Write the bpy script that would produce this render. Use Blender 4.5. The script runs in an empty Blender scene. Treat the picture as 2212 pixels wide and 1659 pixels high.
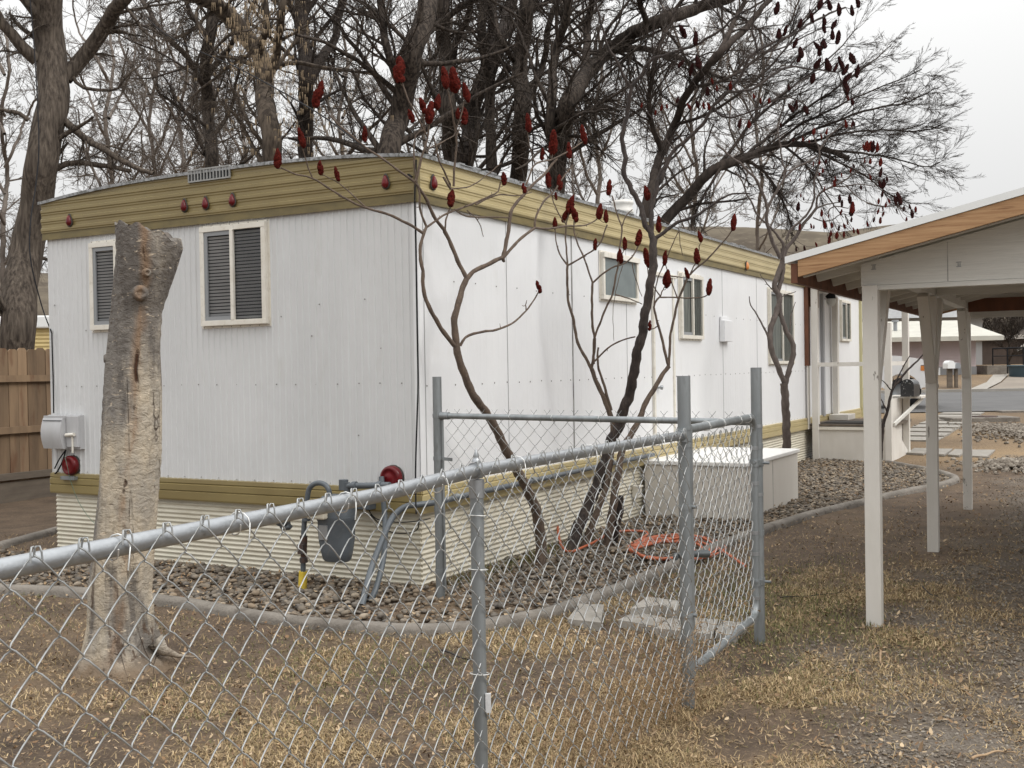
import bpy, math, random
import numpy as np
from mathutils import Vector
random.seed(7)
S = bpy.context.scene
COL = S.collection
R = math.radians
# ------------------------------------------------------------------ camera
CAMZ, FPX = 1.58, 2400.0          # focal length in units of a 2212-wide picture
PITCH, ROLL = 0.01354, 0.0166
cF = Vector((0, math.cos(PITCH), -math.sin(PITCH)))
cU0 = Vector((0, math.sin(PITCH), math.cos(PITCH)))
cR0 = Vector((1, 0, 0))
cR = cR0*math.cos(ROLL) - cU0*math.sin(ROLL)
cU = cR0*math.sin(ROLL) + cU0*math.cos(ROLL)
cam = bpy.data.objects.new("Camera", bpy.data.cameras.new("Camera"))
COL.objects.link(cam)
cam.data.sensor_width = 36
cam.data.lens = 36*FPX/2212
cam.data.clip_start = 0.05; cam.data.clip_end = 3000
from mathutils import Matrix
mt = Matrix((cR, cU, -cF)).transposed().to_4x4()
mt.translation = Vector((0, 0, CAMZ))
cam.matrix_world = mt
S.camera = cam
# ------------------------------------------------------------------ sky, sun, exposure
SUN_EL, SUN_AZ = R(42), R(118)    # azimuth clockwise from +Y
w = bpy.data.worlds.new("World"); S.world = w; w.use_nodes = True
nt = w.node_tree; nt.nodes.clear()
def wn(t, **k):
    n = nt.nodes.new(t)
    for a, b in k.items(): setattr(n, a, b)
    return n
sky = wn('ShaderNodeTexSky', sky_type='NISHITA', sun_disc=False, sun_elevation=SUN_EL, sun_rotation=SUN_AZ)
bw = wn('ShaderNodeRGBToBW'); nt.links.new(sky.outputs[0], bw.inputs[0])
sc_ = wn('ShaderNodeMath', operation='MULTIPLY'); nt.links.new(bw.outputs[0], sc_.inputs[0]); sc_.inputs[1].default_value = 0.08
tc = wn('ShaderNodeTexCoord'); sp = wn('ShaderNodeSeparateXYZ'); nt.links.new(tc.outputs['Generated'], sp.inputs[0])
pw = wn('ShaderNodeMath', operation='POWER', use_clamp=True); nt.links.new(sp.outputs[2], pw.inputs[0]); pw.inputs[1].default_value = 1.5
mr = wn('ShaderNodeMapRange'); nt.links.new(pw.outputs[0], mr.inputs[0])
mr.inputs[1].default_value = 0; mr.inputs[2].default_value = 1; mr.inputs[3].default_value = 5.5; mr.inputs[4].default_value = 21
ns = wn('ShaderNodeTexNoise'); ns.inputs['Scale'].default_value = 1.6; ns.inputs['Detail'].default_value = 3
nt.links.new(tc.outputs['Generated'], ns.inputs[0])
nm = wn('ShaderNodeMapRange'); nt.links.new(ns.outputs[0], nm.inputs[0]); nm.inputs[3].default_value = 0.93; nm.inputs[4].default_value = 1.07
ml = wn('ShaderNodeMath', operation='MULTIPLY'); nt.links.new(mr.outputs[0], ml.inputs[0]); nt.links.new(nm.outputs[0], ml.inputs[1])
ad = wn('ShaderNodeMath', operation='ADD'); nt.links.new(ml.outputs[0], ad.inputs[0]); nt.links.new(sc_.outputs[0], ad.inputs[1])
cc = wn('ShaderNodeCombineColor')
for i, g_ in enumerate((1.0, 1.003, 1.0)):
    m_ = wn('ShaderNodeMath', operation='MULTIPLY'); nt.links.new(ad.outputs[0], m_.inputs[0]); m_.inputs[1].default_value = g_
    nt.links.new(m_.outputs[0], cc.inputs[i])
bg = wn('ShaderNodeBackground'); bg.inputs[1].default_value = 0.1
nt.links.new(cc.outputs[0], bg.inputs[0])
wo = wn('ShaderNodeOutputWorld'); nt.links.new(bg.outputs[0], wo.inputs[0])
sun = bpy.data.objects.new("Sun", bpy.data.lights.new("Sun", 'SUN')); COL.objects.link(sun)
sun.data.energy = 1.1; sun.data.angle = R(25); sun.data.color = (1, .97, .93)
sd = Vector((math.sin(SUN_AZ)*math.cos(SUN_EL), math.cos(SUN_AZ)*math.cos(SUN_EL), math.sin(SUN_EL)))
sun.rotation_euler = sd.to_track_quat('Z', 'Y').to_euler()
S.view_settings.view_transform = 'Standard'; S.view_settings.look = 'None'
S.view_settings.exposure = 0.3; S.view_settings.gamma = 1
S.render.engine = 'CYCLES'
# ------------------------------------------------------------------ measuring helpers
def ray(u, v):
    return (cF + cR*((u-1106)/FPX) - cU*((v-829.5)/FPX))
def at(u, v, Y):                  # world point seen at (u,v), Y metres ahead
    d = ray(u, v); k = Y/d.y
    return Vector((d.x*k, Y, CAMZ+d.z*k))
GY = [-60, 14, 18, 28, 40, 48, 70, 120, 700]
GZ = [0, 0, .05, .34, .47, .95, 1.5, 2.5, 10]
def gz(y): return float(np.interp(y, GY, GZ))
def ground(u, v):
    d = ray(u, v); y = 8.0
    for _ in range(40):
        k = (gz(y)-CAMZ)/d.z; y = .5*y+.5*d.y*k
    return Vector((d.x*k, d.y*k, gz(d.y*k)))
class Frame:
    def __init__(s, x, y, a):
        s.o = Vector((x, y, 0)); s.a = a; s.m = Matrix.Rotation(a, 3, 'Z'); s.mi = s.m.transposed()
    def loc(s, p): return s.mi @ (Vector(p)-s.o)
    def wld(s, p): return s.m @ Vector(p) + s.o
    def hit(s, u, v, ax, val):
        o = s.loc((0, 0, CAMZ)); d = s.mi @ ray(u, v); k = (val-o[ax])/d[ax]
        return o+d*k
# ------------------------------------------------------------------ geometry collector
class Geo:
    def __init__(s): s.V = []; s.F = []; s.n = 0
    def raw(s, V, F, mat=0, smooth=False):
        V = np.asarray(V, dtype=np.float64).reshape(-1, 3); F = np.asarray(F, dtype=np.int64)
        s.V.append(V); s.F.append((F+s.n, mat, smooth)); s.n += len(V); return s
    def box(s, a, b, mat=0):
        x0, x1 = sorted((a[0], b[0])); y0, y1 = sorted((a[1], b[1])); z0, z1 = sorted((a[2], b[2]))
        V = [(x0,y0,z0),(x1,y0,z0),(x1,y1,z0),(x0,y1,z0),(x0,y0,z1),(x1,y0,z1),(x1,y1,z1),(x0,y1,z1)]
        return s.raw(V, [(0,3,2,1),(4,5,6,7),(0,1,5,4),(1,2,6,5),(2,3,7,6),(3,0,4,7)], mat)
    def beam(s, p, q, w, h, mat=0, up=(0, 0, 1)):   # rectangular bar from p to q
        p, q = Vector(p), Vector(q); d = (q-p).normalized(); sx = d.cross(Vector(up)).normalized(); uz = sx.cross(d)
        V = []
        for c in (p, q):
            for a, b in ((-1,-1),(1,-1),(1,1),(-1,1)): V.append(c+sx*(a*w/2)+uz*(b*h/2))
        return s.raw([tuple(v) for v in V], [(0,1,2,3),(7,6,5,4),(0,4,5,1),(1,5,6,2),(2,6,7,3),(3,7,4,0)], mat)
    def tube(s, pts, r, n=8, mat=0, caps=True, smooth=True):
        P = np.array([tuple(p) for p in pts], float); K = len(P)
        rr = np.full(K, r, float) if np.isscalar(r) else np.asarray(r, float)
        V, F = tubes(P[None], rr[None], n)
        s.raw(V, F, mat, smooth)
        if caps:
            s.raw(V[:n][::-1], [list(range(n))], mat); s.raw(V[-n:], [list(range(n))], mat)
        return s
    def cyl(s, p, q, r, n=16, mat=0, r2=None):
        return s.tube([p, q], [r, r if r2 is None else r2], n, mat)
    def lathe(s, c, prof, n=20, mat=0, axis=(0, 0, 1), smooth=True):   # prof: (radius, height)
        a = Vector(axis).normalized(); t = Vector((1,0,0)) if abs(a.x) < .9 else Vector((0,1,0))
        e1 = a.cross(t).normalized(); e2 = a.cross(e1); V = []
        for r, h in prof:
            for k in range(n):
                f = 2*math.pi*k/n; V.append(tuple(Vector(c)+a*h+e1*(r*math.cos(f))+e2*(r*math.sin(f))))
        F = [(i*n+k, i*n+(k+1) % n, (i+1)*n+(k+1) % n, (i+1)*n+k) for i in range(len(prof)-1) for k in range(n)]
        return s.raw(V, F, mat, smooth)
    def prism(s, poly, ext, mat=0):   # poly: 3D points in a plane, ext: extrusion vector
        n = len(poly); e = Vector(ext); V = [tuple(Vector(p)) for p in poly]+[tuple(Vector(p)+e) for p in poly]
        s.raw(V, [(i, (i+1) % n, n+(i+1) % n, n+i) for i in range(n)], mat)
        s.raw(V[:n], [list(range(n))[::-1]], mat); s.raw(V[n:], [list(range(n))], mat); return s
    def grid(s, fn, nu, nv, mat=0, smooth=True):
        V = [tuple(fn(i/nu, j/nv)) for i in range(nu+1) for j in range(nv+1)]
        F = [(i*(nv+1)+j, (i+1)*(nv+1)+j, (i+1)*(nv+1)+j+1, i*(nv+1)+j+1) for i in range(nu) for j in range(nv)]
        return s.raw(V, F, mat, smooth)
    def build(s, name, mats, parent=None, bevel=0, loc=None):
        me = bpy.data.meshes.new(name)
        V = np.concatenate(s.V); me.vertices.add(len(V)); me.vertices.foreach_set('co', V.ravel())
        li = np.concatenate([F.ravel() for F, m, sm in s.F]).astype(np.int32)
        tot = np.concatenate([np.full(len(F), F.shape[1]) for F, m, sm in s.F]).astype(np.int32)
        st = np.concatenate([[0], np.cumsum(tot)[:-1]]).astype(np.int32)
        me.loops.add(len(li)); me.loops.foreach_set('vertex_index', li)
        me.polygons.add(len(tot)); me.polygons.foreach_set('loop_start', st)
        try: me.polygons.foreach_set('loop_total', tot)
        except Exception: pass
        me.polygons.foreach_set('material_index', np.concatenate([np.full(len(F), m) for F, m, sm in s.F]).astype(np.int32))
        me.polygons.foreach_set('use_smooth', np.concatenate([np.full(len(F), sm) for F, m, sm in s.F]).astype(bool))
        if not isinstance(mats, (list, tuple)): mats = [mats]
        for m in mats: me.materials.append(m)
        me.update(calc_edges=True); me.validate()
        o = bpy.data.objects.new(name, me); COL.objects.link(o)
        if parent: o.parent = parent
        if loc is not None: o.location = loc
        if bevel:
            b = o.modifiers.new('Bevel', 'BEVEL'); b.width = bevel; b.segments = 2; b.limit_method = 'ANGLE'
        return o
def tubes(P, Rr, n):
    P = np.asarray(P, float); N, K, _ = P.shape
    T = np.gradient(P, axis=1); T /= np.linalg.norm(T, axis=2, keepdims=True)+1e-12
    M = P[:, -1]-P[:, 0]; M = np.abs(M/(np.linalg.norm(M, axis=1, keepdims=True)+1e-9))
    ref = np.zeros((N, 3)); ref[np.arange(N), np.argmin(M, axis=1)] = 1
    a = np.cross(T, ref[:, None, :]); a /= np.linalg.norm(a, axis=2, keepdims=True)+1e-12
    b = np.cross(T, a)
    f = np.arange(n)*2*np.pi/n
    V = P[:, :, None, :]+Rr[:, :, None, None]*(np.cos(f)[None, None, :, None]*a[:, :, None, :]+np.sin(f)[None, None, :, None]*b[:, :, None, :])
    base = (np.arange(N)*K*n)[:, None, None]+(np.arange(K-1)*n)[None, :, None]
    k = np.arange(n)[None, None, :]; k2 = (k+1) % n
    F = np.stack([base+k, base+k2, base+n+k2, base+n+k], axis=-1).reshape(-1, 4)
    return V.reshape(-1, 3), F
# ------------------------------------------------------------------ tags
def tag(o, label=None, cat=None, group=None, kind=None):
    for k, v in (('label', label), ('category', cat), ('group', group), ('kind', kind)):
        if v: o[k] = v
    return o
def thing(name, label, cat, loc=(0, 0, 0), rz=0, group=None):
    o = bpy.data.objects.new(name, None); COL.objects.link(o); o.empty_display_size = .2
    o.location = loc; o.rotation_euler = (0, 0, rz); return tag(o, label, cat, group)
def copy_tree(o, parent=None):
    c = o.copy(); COL.objects.link(c); c.parent = parent
    for ch in list(o.children): copy_tree(ch, c)
    return c
# ------------------------------------------------------------------ materials
def mat(name, c1, c2=None, scale=4, stretch=(1, 1, 1), rough=.7, metal=0, bump=0, bscale=60, c3=None, s3=25, f3=.35,
        lo=.35, hi=.65, island=0, spec=.5, lo3=.55, hi3=.7, bstretch=None, alpha=1):
    m = bpy.data.materials.new(name); m.use_nodes = True; t = m.node_tree; N = t.nodes; L = t.links
    p = N['Principled BSDF']; p.inputs['Roughness'].default_value = rough; p.inputs['Metallic'].default_value = metal
    p.inputs['Specular IOR Level'].default_value = spec
    if alpha < 1: p.inputs['Alpha'].default_value = alpha
    co = N.new('ShaderNodeTexCoord'); mp = N.new('ShaderNodeMapping'); mp.inputs['Scale'].default_value = stretch
    L.new(co.outputs['Object'], mp.inputs[0])
    def noise(sc, det=6, src=mp):
        n = N.new('ShaderNodeTexNoise'); n.inputs['Scale'].default_value = sc; n.inputs['Detail'].default_value = det
        n.inputs['Roughness'].default_value = .6; L.new(src.outputs[0], n.inputs[0]); return n
    def mr_(src, a, b, c=0, d=1):
        r = N.new('ShaderNodeMapRange'); L.new(src, r.inputs[0])
        for i, x in enumerate((a, b, c, d)): r.inputs[i+1].default_value = x
        return r.outputs[0]
    def mix(f, a, b, mode='MIX'):
        x = N.new('ShaderNodeMix'); x.data_type = 'RGBA'; x.blend_type = mode
        if isinstance(f, float): x.inputs[0].default_value = f
        else: L.new(f, x.inputs[0])
        for i, y in ((6, a), (7, b)):
            if isinstance(y, tuple): x.inputs[i].default_value = (*y, 1)
            else: L.new(y, x.inputs[i])
        return x.outputs[2]
    col = None
    if c2: col = mix(mr_(noise(scale).outputs[0], lo, hi), c1, c2)
    if c3:
        f = mr_(noise(s3, 8).outputs[0], lo3, hi3, 0, f3*1.0)
        col = mix(f, col if col else c1, c3)
    if island:
        g = N.new('ShaderNodeNewGeometry'); f = mr_(g.outputs['Random Per Island'], 0, 1, 1-island, 1+island)
        v = N.new('ShaderNodeCombineColor'); [L.new(f, v.inputs[i]) for i in range(3)]
        col = mix(1.0, col if col else c1, v.outputs[0], 'MULTIPLY')
    if col: L.new(col, p.inputs['Base Color'])
    else: p.inputs['Base Color'].default_value = (*c1, 1)
    if bump:
        src = mp
        if bstretch:
            src = N.new('ShaderNodeMapping'); src.inputs['Scale'].default_value = bstretch; L.new(co.outputs['Object'], src.inputs[0])
        b = N.new('ShaderNodeBump'); b.inputs['Strength'].default_value = bump; b.inputs['Distance'].default_value = .01
        L.new(noise(bscale, 8, src).outputs[0], b.inputs['Height']); L.new(b.outputs[0], p.inputs['Normal'])
    return m
def islandmat(name, cols, rough=.85, trans=0):
    m = bpy.data.materials.new(name); m.use_nodes = True; t = m.node_tree; N = t.nodes; L = t.links
    p = N['Principled BSDF']; p.inputs['Roughness'].default_value = rough; p.inputs['Specular IOR Level'].default_value = .25
    g = N.new('ShaderNodeNewGeometry'); r = N.new('ShaderNodeValToRGB'); L.new(g.outputs['Random Per Island'], r.inputs[0])
    r.color_ramp.interpolation = 'LINEAR'
    while len(r.color_ramp.elements) < len(cols): r.color_ramp.elements.new(.5)
    for i, c in enumerate(cols):
        r.color_ramp.elements[i].position = i/(len(cols)-1); r.color_ramp.elements[i].color = (*c, 1)
    L.new(r.outputs[0], p.inputs['Base Color']); return m
MT = {}
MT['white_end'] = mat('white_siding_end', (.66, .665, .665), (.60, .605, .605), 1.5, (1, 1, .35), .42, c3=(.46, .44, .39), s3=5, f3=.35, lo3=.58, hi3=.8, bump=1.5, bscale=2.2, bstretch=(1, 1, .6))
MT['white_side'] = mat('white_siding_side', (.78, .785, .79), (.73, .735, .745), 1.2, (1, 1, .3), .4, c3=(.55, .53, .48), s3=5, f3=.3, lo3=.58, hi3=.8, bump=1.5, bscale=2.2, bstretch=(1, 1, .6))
MT['screw'] = mat('screw_grey', (.22, .21, .2), rough=.6)
MT['screwdark'] = mat('lamp_base_dark', (.06, .055, .05), rough=.7, spec=.2)
MT['seam'] = mat('seam_dark', (.16, .15, .14), (.45, .44, .42), 8, rough=.8)
MT['goldside'] = mat('gold_trim_lit_side', (.47, .385, .20), (.40, .325, .16), 1.5, (1, 1, 1.5), .3, c3=(.3, .24, .12), s3=7, f3=.35, lo3=.58, hi3=.75)  # same gold paint as the end; the side's brighter light is in the colour
MT['gold'] = mat('gold_trim', (.265, .208, .09), (.215, .165, .07), 1.5, (1, 1, 1.5), .33, c3=(.2, .16, .08), s3=7, f3=.35, lo3=.58, hi3=.75)  # end copy of that paint, its dimmer light mixed into the tone
MT['golddark'] = mat('gold_trim_lip', (.20, .155, .06), (.14, .11, .045), 5, (1, 1, 3), .5)
MT['skirt'] = mat('cream_skirt', (.66, .62, .51), (.56, .52, .42), 2, (1, 1, 6), .45, c3=(.38, .30, .2), s3=4, f3=.35, lo3=.56, hi3=.75)
MT['roof'] = mat('roof_metal', (.34, .35, .36), (.2, .2, .2), 14, rough=.6, c3=(.08, .08, .07), s3=40, f3=.8, lo3=.5, hi3=.6, bump=.4)
MT['cream_frame'] = mat('cream_frame', (.76, .73, .66), (.68, .64, .56), 8, rough=.45, c3=(.35, .30, .22), s3=20, f3=.3)
MT['grey_frame'] = mat('grey_sash', (.26, .27, .28), rough=.5)
MT['interior'] = mat('window_interior', (.018, .02, .022), rough=.9)
MT['blind'] = mat('blind_slats', (.33, .335, .34), (.26, .265, .27), 4, rough=.6)
MT['curtain'] = mat('curtain', (.16, .17, .15), (.07, .075, .07), 9, (6, 6, .3), rough=.9)
MT['glass'] = mat('glass', (.02, .025, .03), rough=.04, alpha=.14, spec=.6)
MT['frost'] = mat('frosted_glass', (.17, .20, .20), (.14, .165, .165), 5, rough=.25)
MT['red'] = mat('red_lens', (.15, .006, .009), (.085, .004, .006), 12, rough=.3, spec=.35)
MT['amber'] = mat('amber_lens', (.62, .22, .05), rough=.3)
MT['greyplastic'] = mat('grey_plastic', (.48, .48, .49), (.42, .42, .42), 6, (1, 1, .3), rough=.5, bump=.15, bscale=30, bstretch=(1, 1, .05))
MT['greypaint'] = mat('meter_grey_paint', (.10, .115, .13), (.075, .087, .098), 8, rough=.45, c3=(.22, .2, .18), s3=30, f3=.3)
MT['rust'] = mat('rusty_fitting', (.09, .045, .03), (.05, .045, .045), 30, rough=.8)
MT['yellow'] = mat('yellow_sleeve', (.72, .53, .06), (.62, .44, .05), 10, rough=.5)
MT['beige'] = mat('beige_plastic', (.50, .46, .38), (.42, .38, .3), 15, rough=.55)
MT['black'] = mat('black_rubber', (.015, .015, .017), rough=.8, spec=.15)
MT['galv'] = mat('galvanised', (.38, .395, .41), (.33, .345, .36), 30, (1, 1, 1), .36, .75, c3=(.25, .25, .24), s3=90, f3=.3, bump=.1, bscale=160)
MT['galvold'] = mat('galvanised_weathered', (.30, .32, .33), (.21, .225, .23), 14, (1, 1, .2), .5, .6, c3=(.13, .13, .12), s3=35, f3=.4)
MT['wire'] = mat('wire', (.45, .455, .45), (.28, .29, .29), 6, rough=.42, metal=.5)
MT['tie'] = mat('tie_wire', (.7, .7, .68), rough=.35, metal=.6)
MT['concrete'] = mat('concrete', (.235, .21, .18), (.15, .132, .112), 3, rough=.95, c3=(.09, .075, .06), s3=9, f3=.7, bump=1.5, bscale=25)
MT['slab'] = mat('paver_slab', (.33, .305, .27), (.25, .23, .2), 6, rough=.9, bump=.4, bscale=60, island=.12)
MT['stone'] = islandmat('river_stone', [(.085, .072, .058), (.20, .165, .125), (.12, .108, .095), (.26, .20, .14), (.10, .083, .064), (.17, .15, .128), (.32, .265, .20)])
MT['gravel'] = islandmat('gravel_chip', [(.13, .108, .086), (.22, .19, .155), (.16, .132, .105), (.31, .275, .23), (.10, .082, .065)])
MT['grass'] = islandmat('dry_grass', [(.40, .285, .15), (.18, .125, .07), (.60, .46, .27), (.12, .088, .05), (.46, .335, .18), (.16, .13, .06)])
MT['grassg'] = islandmat('green_grass', [(.11, .115, .038), (.17, .155, .062), (.08, .095, .032), (.25, .20, .10)])
MT['leaf'] = islandmat('leaf_litter', [(.17, .105, .06), (.30, .21, .12), (.13, .08, .045), (.52, .40, .26), (.15, .09, .05), (.24, .15, .08), (.36, .26, .16)])
MT['weed'] = islandmat('dry_weed', [(.30, .205, .115), (.19, .125, .07), (.40, .285, .17)])
MT['bark'] = mat('bark_grey_brown', (.135, .11, .088), (.045, .036, .030), 26, (1, 1, .10), .95, c3=(.21, .175, .14), s3=22, f3=.5, bump=4, bscale=13, bstretch=(2, 2, .2), lo=.36, hi=.64, spec=.15)
MT['barkd'] = mat('bark_dark', (.055, .045, .039), (.026, .021, .019), 20, (1, 1, .14), .97, bump=2, bscale=9, bstretch=(2, 2, .4), lo=.42, hi=.58, spec=.1)
MT['barkm'] = mat('bark_mid', (.078, .063, .052), (.028, .023, .020), 20, (1, 1, .12), .97, bump=2, bscale=9, bstretch=(2, 2, .4), lo=.42, hi=.58, spec=.1)
MT['sumac'] = mat('sumac_bark', (.135, .095, .068), (.065, .045, .034), 30, (1, 1, .5), .85, c3=(.26, .21, .16), s3=60, f3=.4, bump=.9, bscale=80)
MT['sumacd'] = mat('sumac_bark_dark', (.05, .036, .030), (.025, .019, .017), 22, (1, 1, .3), .9, c3=(.12, .09, .07), s3=40, f3=.4, bump=2, bscale=22, bstretch=(2, 2, .5))
MT['sumacg'] = mat('sumac_bark_grey', (.11, .087, .075), (.068, .052, .045), 24, (1, 1, .4), .9, bump=.7, bscale=60)
MT['cone'] = mat('red_fruit', (.135, .018, .012), (.05, .009, .007), 6, rough=1, bump=1, bscale=30, spec=.08)
MT['coned'] = mat('dark_red_fruit', (.045, .011, .010), (.018, .010, .009), 6, rough=1, bump=1, bscale=30, spec=.08)
MT['fencewood'] = mat('fence_wood', (.225, .15, .088), (.14, .092, .055), 6, (1, 1, .15), .85, c3=(.11, .045, .02), s3=9, f3=.6, island=.28, lo3=.56, hi3=.66)
MT['oldwood'] = mat('old_grey_wood', (.16, .13, .10), (.10, .08, .062), 8, (.2, 1, 1), .9)
MT['cedar'] = mat('cedar_board', (.46, .28, .145), (.32, .175, .085), 6, (.5, .5, 12), .6, c3=(.13, .05, .02), s3=7, f3=.7, lo3=.6, hi3=.66, spec=.3)
MT['brownwood'] = mat('brown_wood', (.17, .065, .032), (.10, .04, .022), 8, (1, 1, .3), .75)
MT['greywhite'] = mat('painted_plywood', (.66, .645, .60), (.58, .57, .53), 5, (.4, .4, 12), .7, c3=(.28, .265, .24), s3=16, f3=.3, bump=.2, bscale=12, bstretch=(1, 1, 14))
MT['whitepost'] = mat('painted_post', (.68, .65, .60), (.60, .57, .52), 3, (1, 1, .3), .6, c3=(.17, .15, .125), s3=13, f3=.85, lo3=.655, hi3=.67, bump=.25, bscale=30)
MT['whitepaint'] = mat('white_paint', (.70, .67, .62), (.62, .585, .53), 3, (1, 1, .5), .6, c3=(.25, .21, .17), s3=12, f3=.7, lo3=.69, hi3=.71)
MT['boxpaint'] = mat('beige_box', (.70, .66, .60), (.64, .60, .54), 2, (1, 1, .3), .5)
MT['boxtop'] = mat('box_top', (.82, .81, .78), (.78, .76, .73), 2, rough=.5)
MT['metalroof'] = mat('white_metal_flashing', (.80, .81, .80), (.76, .77, .76), 3, rough=.35)
MT['hose'] = mat('orange_hose', (.47, .125, .05), (.36, .09, .04), 12, rough=.6)
MT['asphalt'] = mat('asphalt', (.115, .112, .11), (.085, .083, .082), 1.2, rough=.9, bump=.3, bscale=60)
MT['hill'] = mat('hill_brush', (.14, .118, .088), (.08, .066, .052), .09, rough=1, c3=(.2, .17, .13), s3=.5, f3=.6, spec=.05)
# ------------------------------------------------------------------ frames
ANG = R(61)
HF = Frame(-.677, 8.09, ANG)       # x along the side wall, y along the end wall (leftwards)
HL, HW = 15.2, 3.98
Z0, Z1, Z2, Z3 = .537, .712, 2.815, 3.145
# ------------------------------------------------------------------ ground
rng = np.random.default_rng(3)
curbF = [(-260,1262),(-120,1270),(0,1277),(120,1281),(250,1290),(400,1308),(520,1330),(640,1348),(780,1360),(900,1366),(1000,1361),(1100,1346),(1200,1325),
         (1300,1290),(1400,1250),(1500,1205),(1600,1165),(1660,1143),(1760,1112),(1860,1088),(1950,1066),(2020,1052),(2056,1043),(2062,1035),(2040,1026),(2010,1018),(1960,1009),(1918,1001)]
curbW = [ground(u, v) for u, v in curbF]
def catmull(pts, per=6):
    P = np.array([tuple(p) for p in pts], float); P = np.vstack([2*P[0]-P[1], P, 2*P[-1]-P[-2]]); out = []
    for i in range(1, len(P)-2):
        for t in np.arange(per)/per:
            a, b, c, d = P[i-1:i+3]
            out.append(.5*((2*b)+(-a+c)*t+(2*a-5*b+4*c-d)*t*t+(-a+3*b-3*c+d)*t**3))
    out.append(P[-2]); return np.array(out)
curbC = catmull(curbW, 6)
bed = [tuple(p[:2]) for p in curbC]
for lx, ly in ((12.2, -1.2), (11.4, -.02), (0, -.02), (0, HW), (-.2, HW+.3), (.4, HW+3)):
    p = HF.wld((lx, ly, 0)); bed.append((p.x, p.y))
bed = np.array(bed)
def inside(X, Y, poly):
    c = np.zeros(len(X), bool); n = len(poly); j = n-1
    for i in range(n):
        xi, yi = poly[i]; xj, yj = poly[j]
        with np.errstate(divide='ignore', invalid='ignore'):
            c ^= ((yi > Y) != (yj > Y)) & (X < (xj-xi)*(Y-yi)/(yj-yi+1e-15)+xi)
        j = i
    return c
def vnoise(X, Y, s, seed=0):
    X = X/s+seed*17.3; Y = Y/s+seed*9.1; xi = np.floor(X).astype(int); yi = np.floor(Y).astype(int); fx = X-xi; fy = Y-yi
    def h(a, b):
        q = np.sin(a*127.1+b*311.7)*43758.5453; return q-np.floor(q)
    fx = fx*fx*(3-2*fx); fy = fy*fy*(3-2*fy)
    return (h(xi,yi)*(1-fx)+h(xi+1,yi)*fx)*(1-fy)+(h(xi,yi+1)*(1-fx)+h(xi+1,yi+1)*fx)*fy
p1 = ground(1890, 1345); p3_ = ground(2091, 1096); CANG = math.atan2(p3_.y-p1.y, p3_.x-p1.x); CF = Frame(p1.x, p1.y, CANG)     # carport frame: x along its length, -y into the carport
def drive_mask(X, Y):              # 1 on the bare gravel drive under and beside the carport
    c, s_ = math.cos(ANG), math.sin(ANG)
    ly = -(X-CF.o.x)*s_+(Y-CF.o.y)*c
    return np.clip((-ly-.05+(vnoise(X, Y, .7, 2)-.5)*1.1+.15)/.5, 0, 1)
xs = np.unique(np.concatenate([np.arange(-8, 9, .12), np.arange(9, 30, 1.5), np.arange(30, 401, 30), -np.arange(8, 30, 1.5), -np.arange(30, 401, 30)]))
ys = np.unique(np.concatenate([np.arange(1, 22, .12), np.arange(22, 60, 1), np.arange(60, 700, 40), [-60, -40, -20, -8, -3]]))
XX, YY = np.meshgrid(xs, ys, indexing='ij')
ZZ = np.interp(YY, GY, GZ)+(vnoise(XX, YY, 1.1, 1)-.5)*.03*(YY < 22)+(vnoise(XX, YY, .3, 5)-.5)*.014*(YY < 22)-.012
g = Geo(); nx, ny = len(xs), len(ys)
ii = np.arange(nx-1)[:, None]*ny+np.arange(ny-1)[None, :]
g.raw(np.stack([XX, YY, ZZ], -1).reshape(-1, 3), np.stack([ii, ii+ny, ii+ny+1, ii+1], -1).reshape(-1, 4), 0, True)
gm = bpy.data.materials.new('ground'); gm.use_nodes = True
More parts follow.
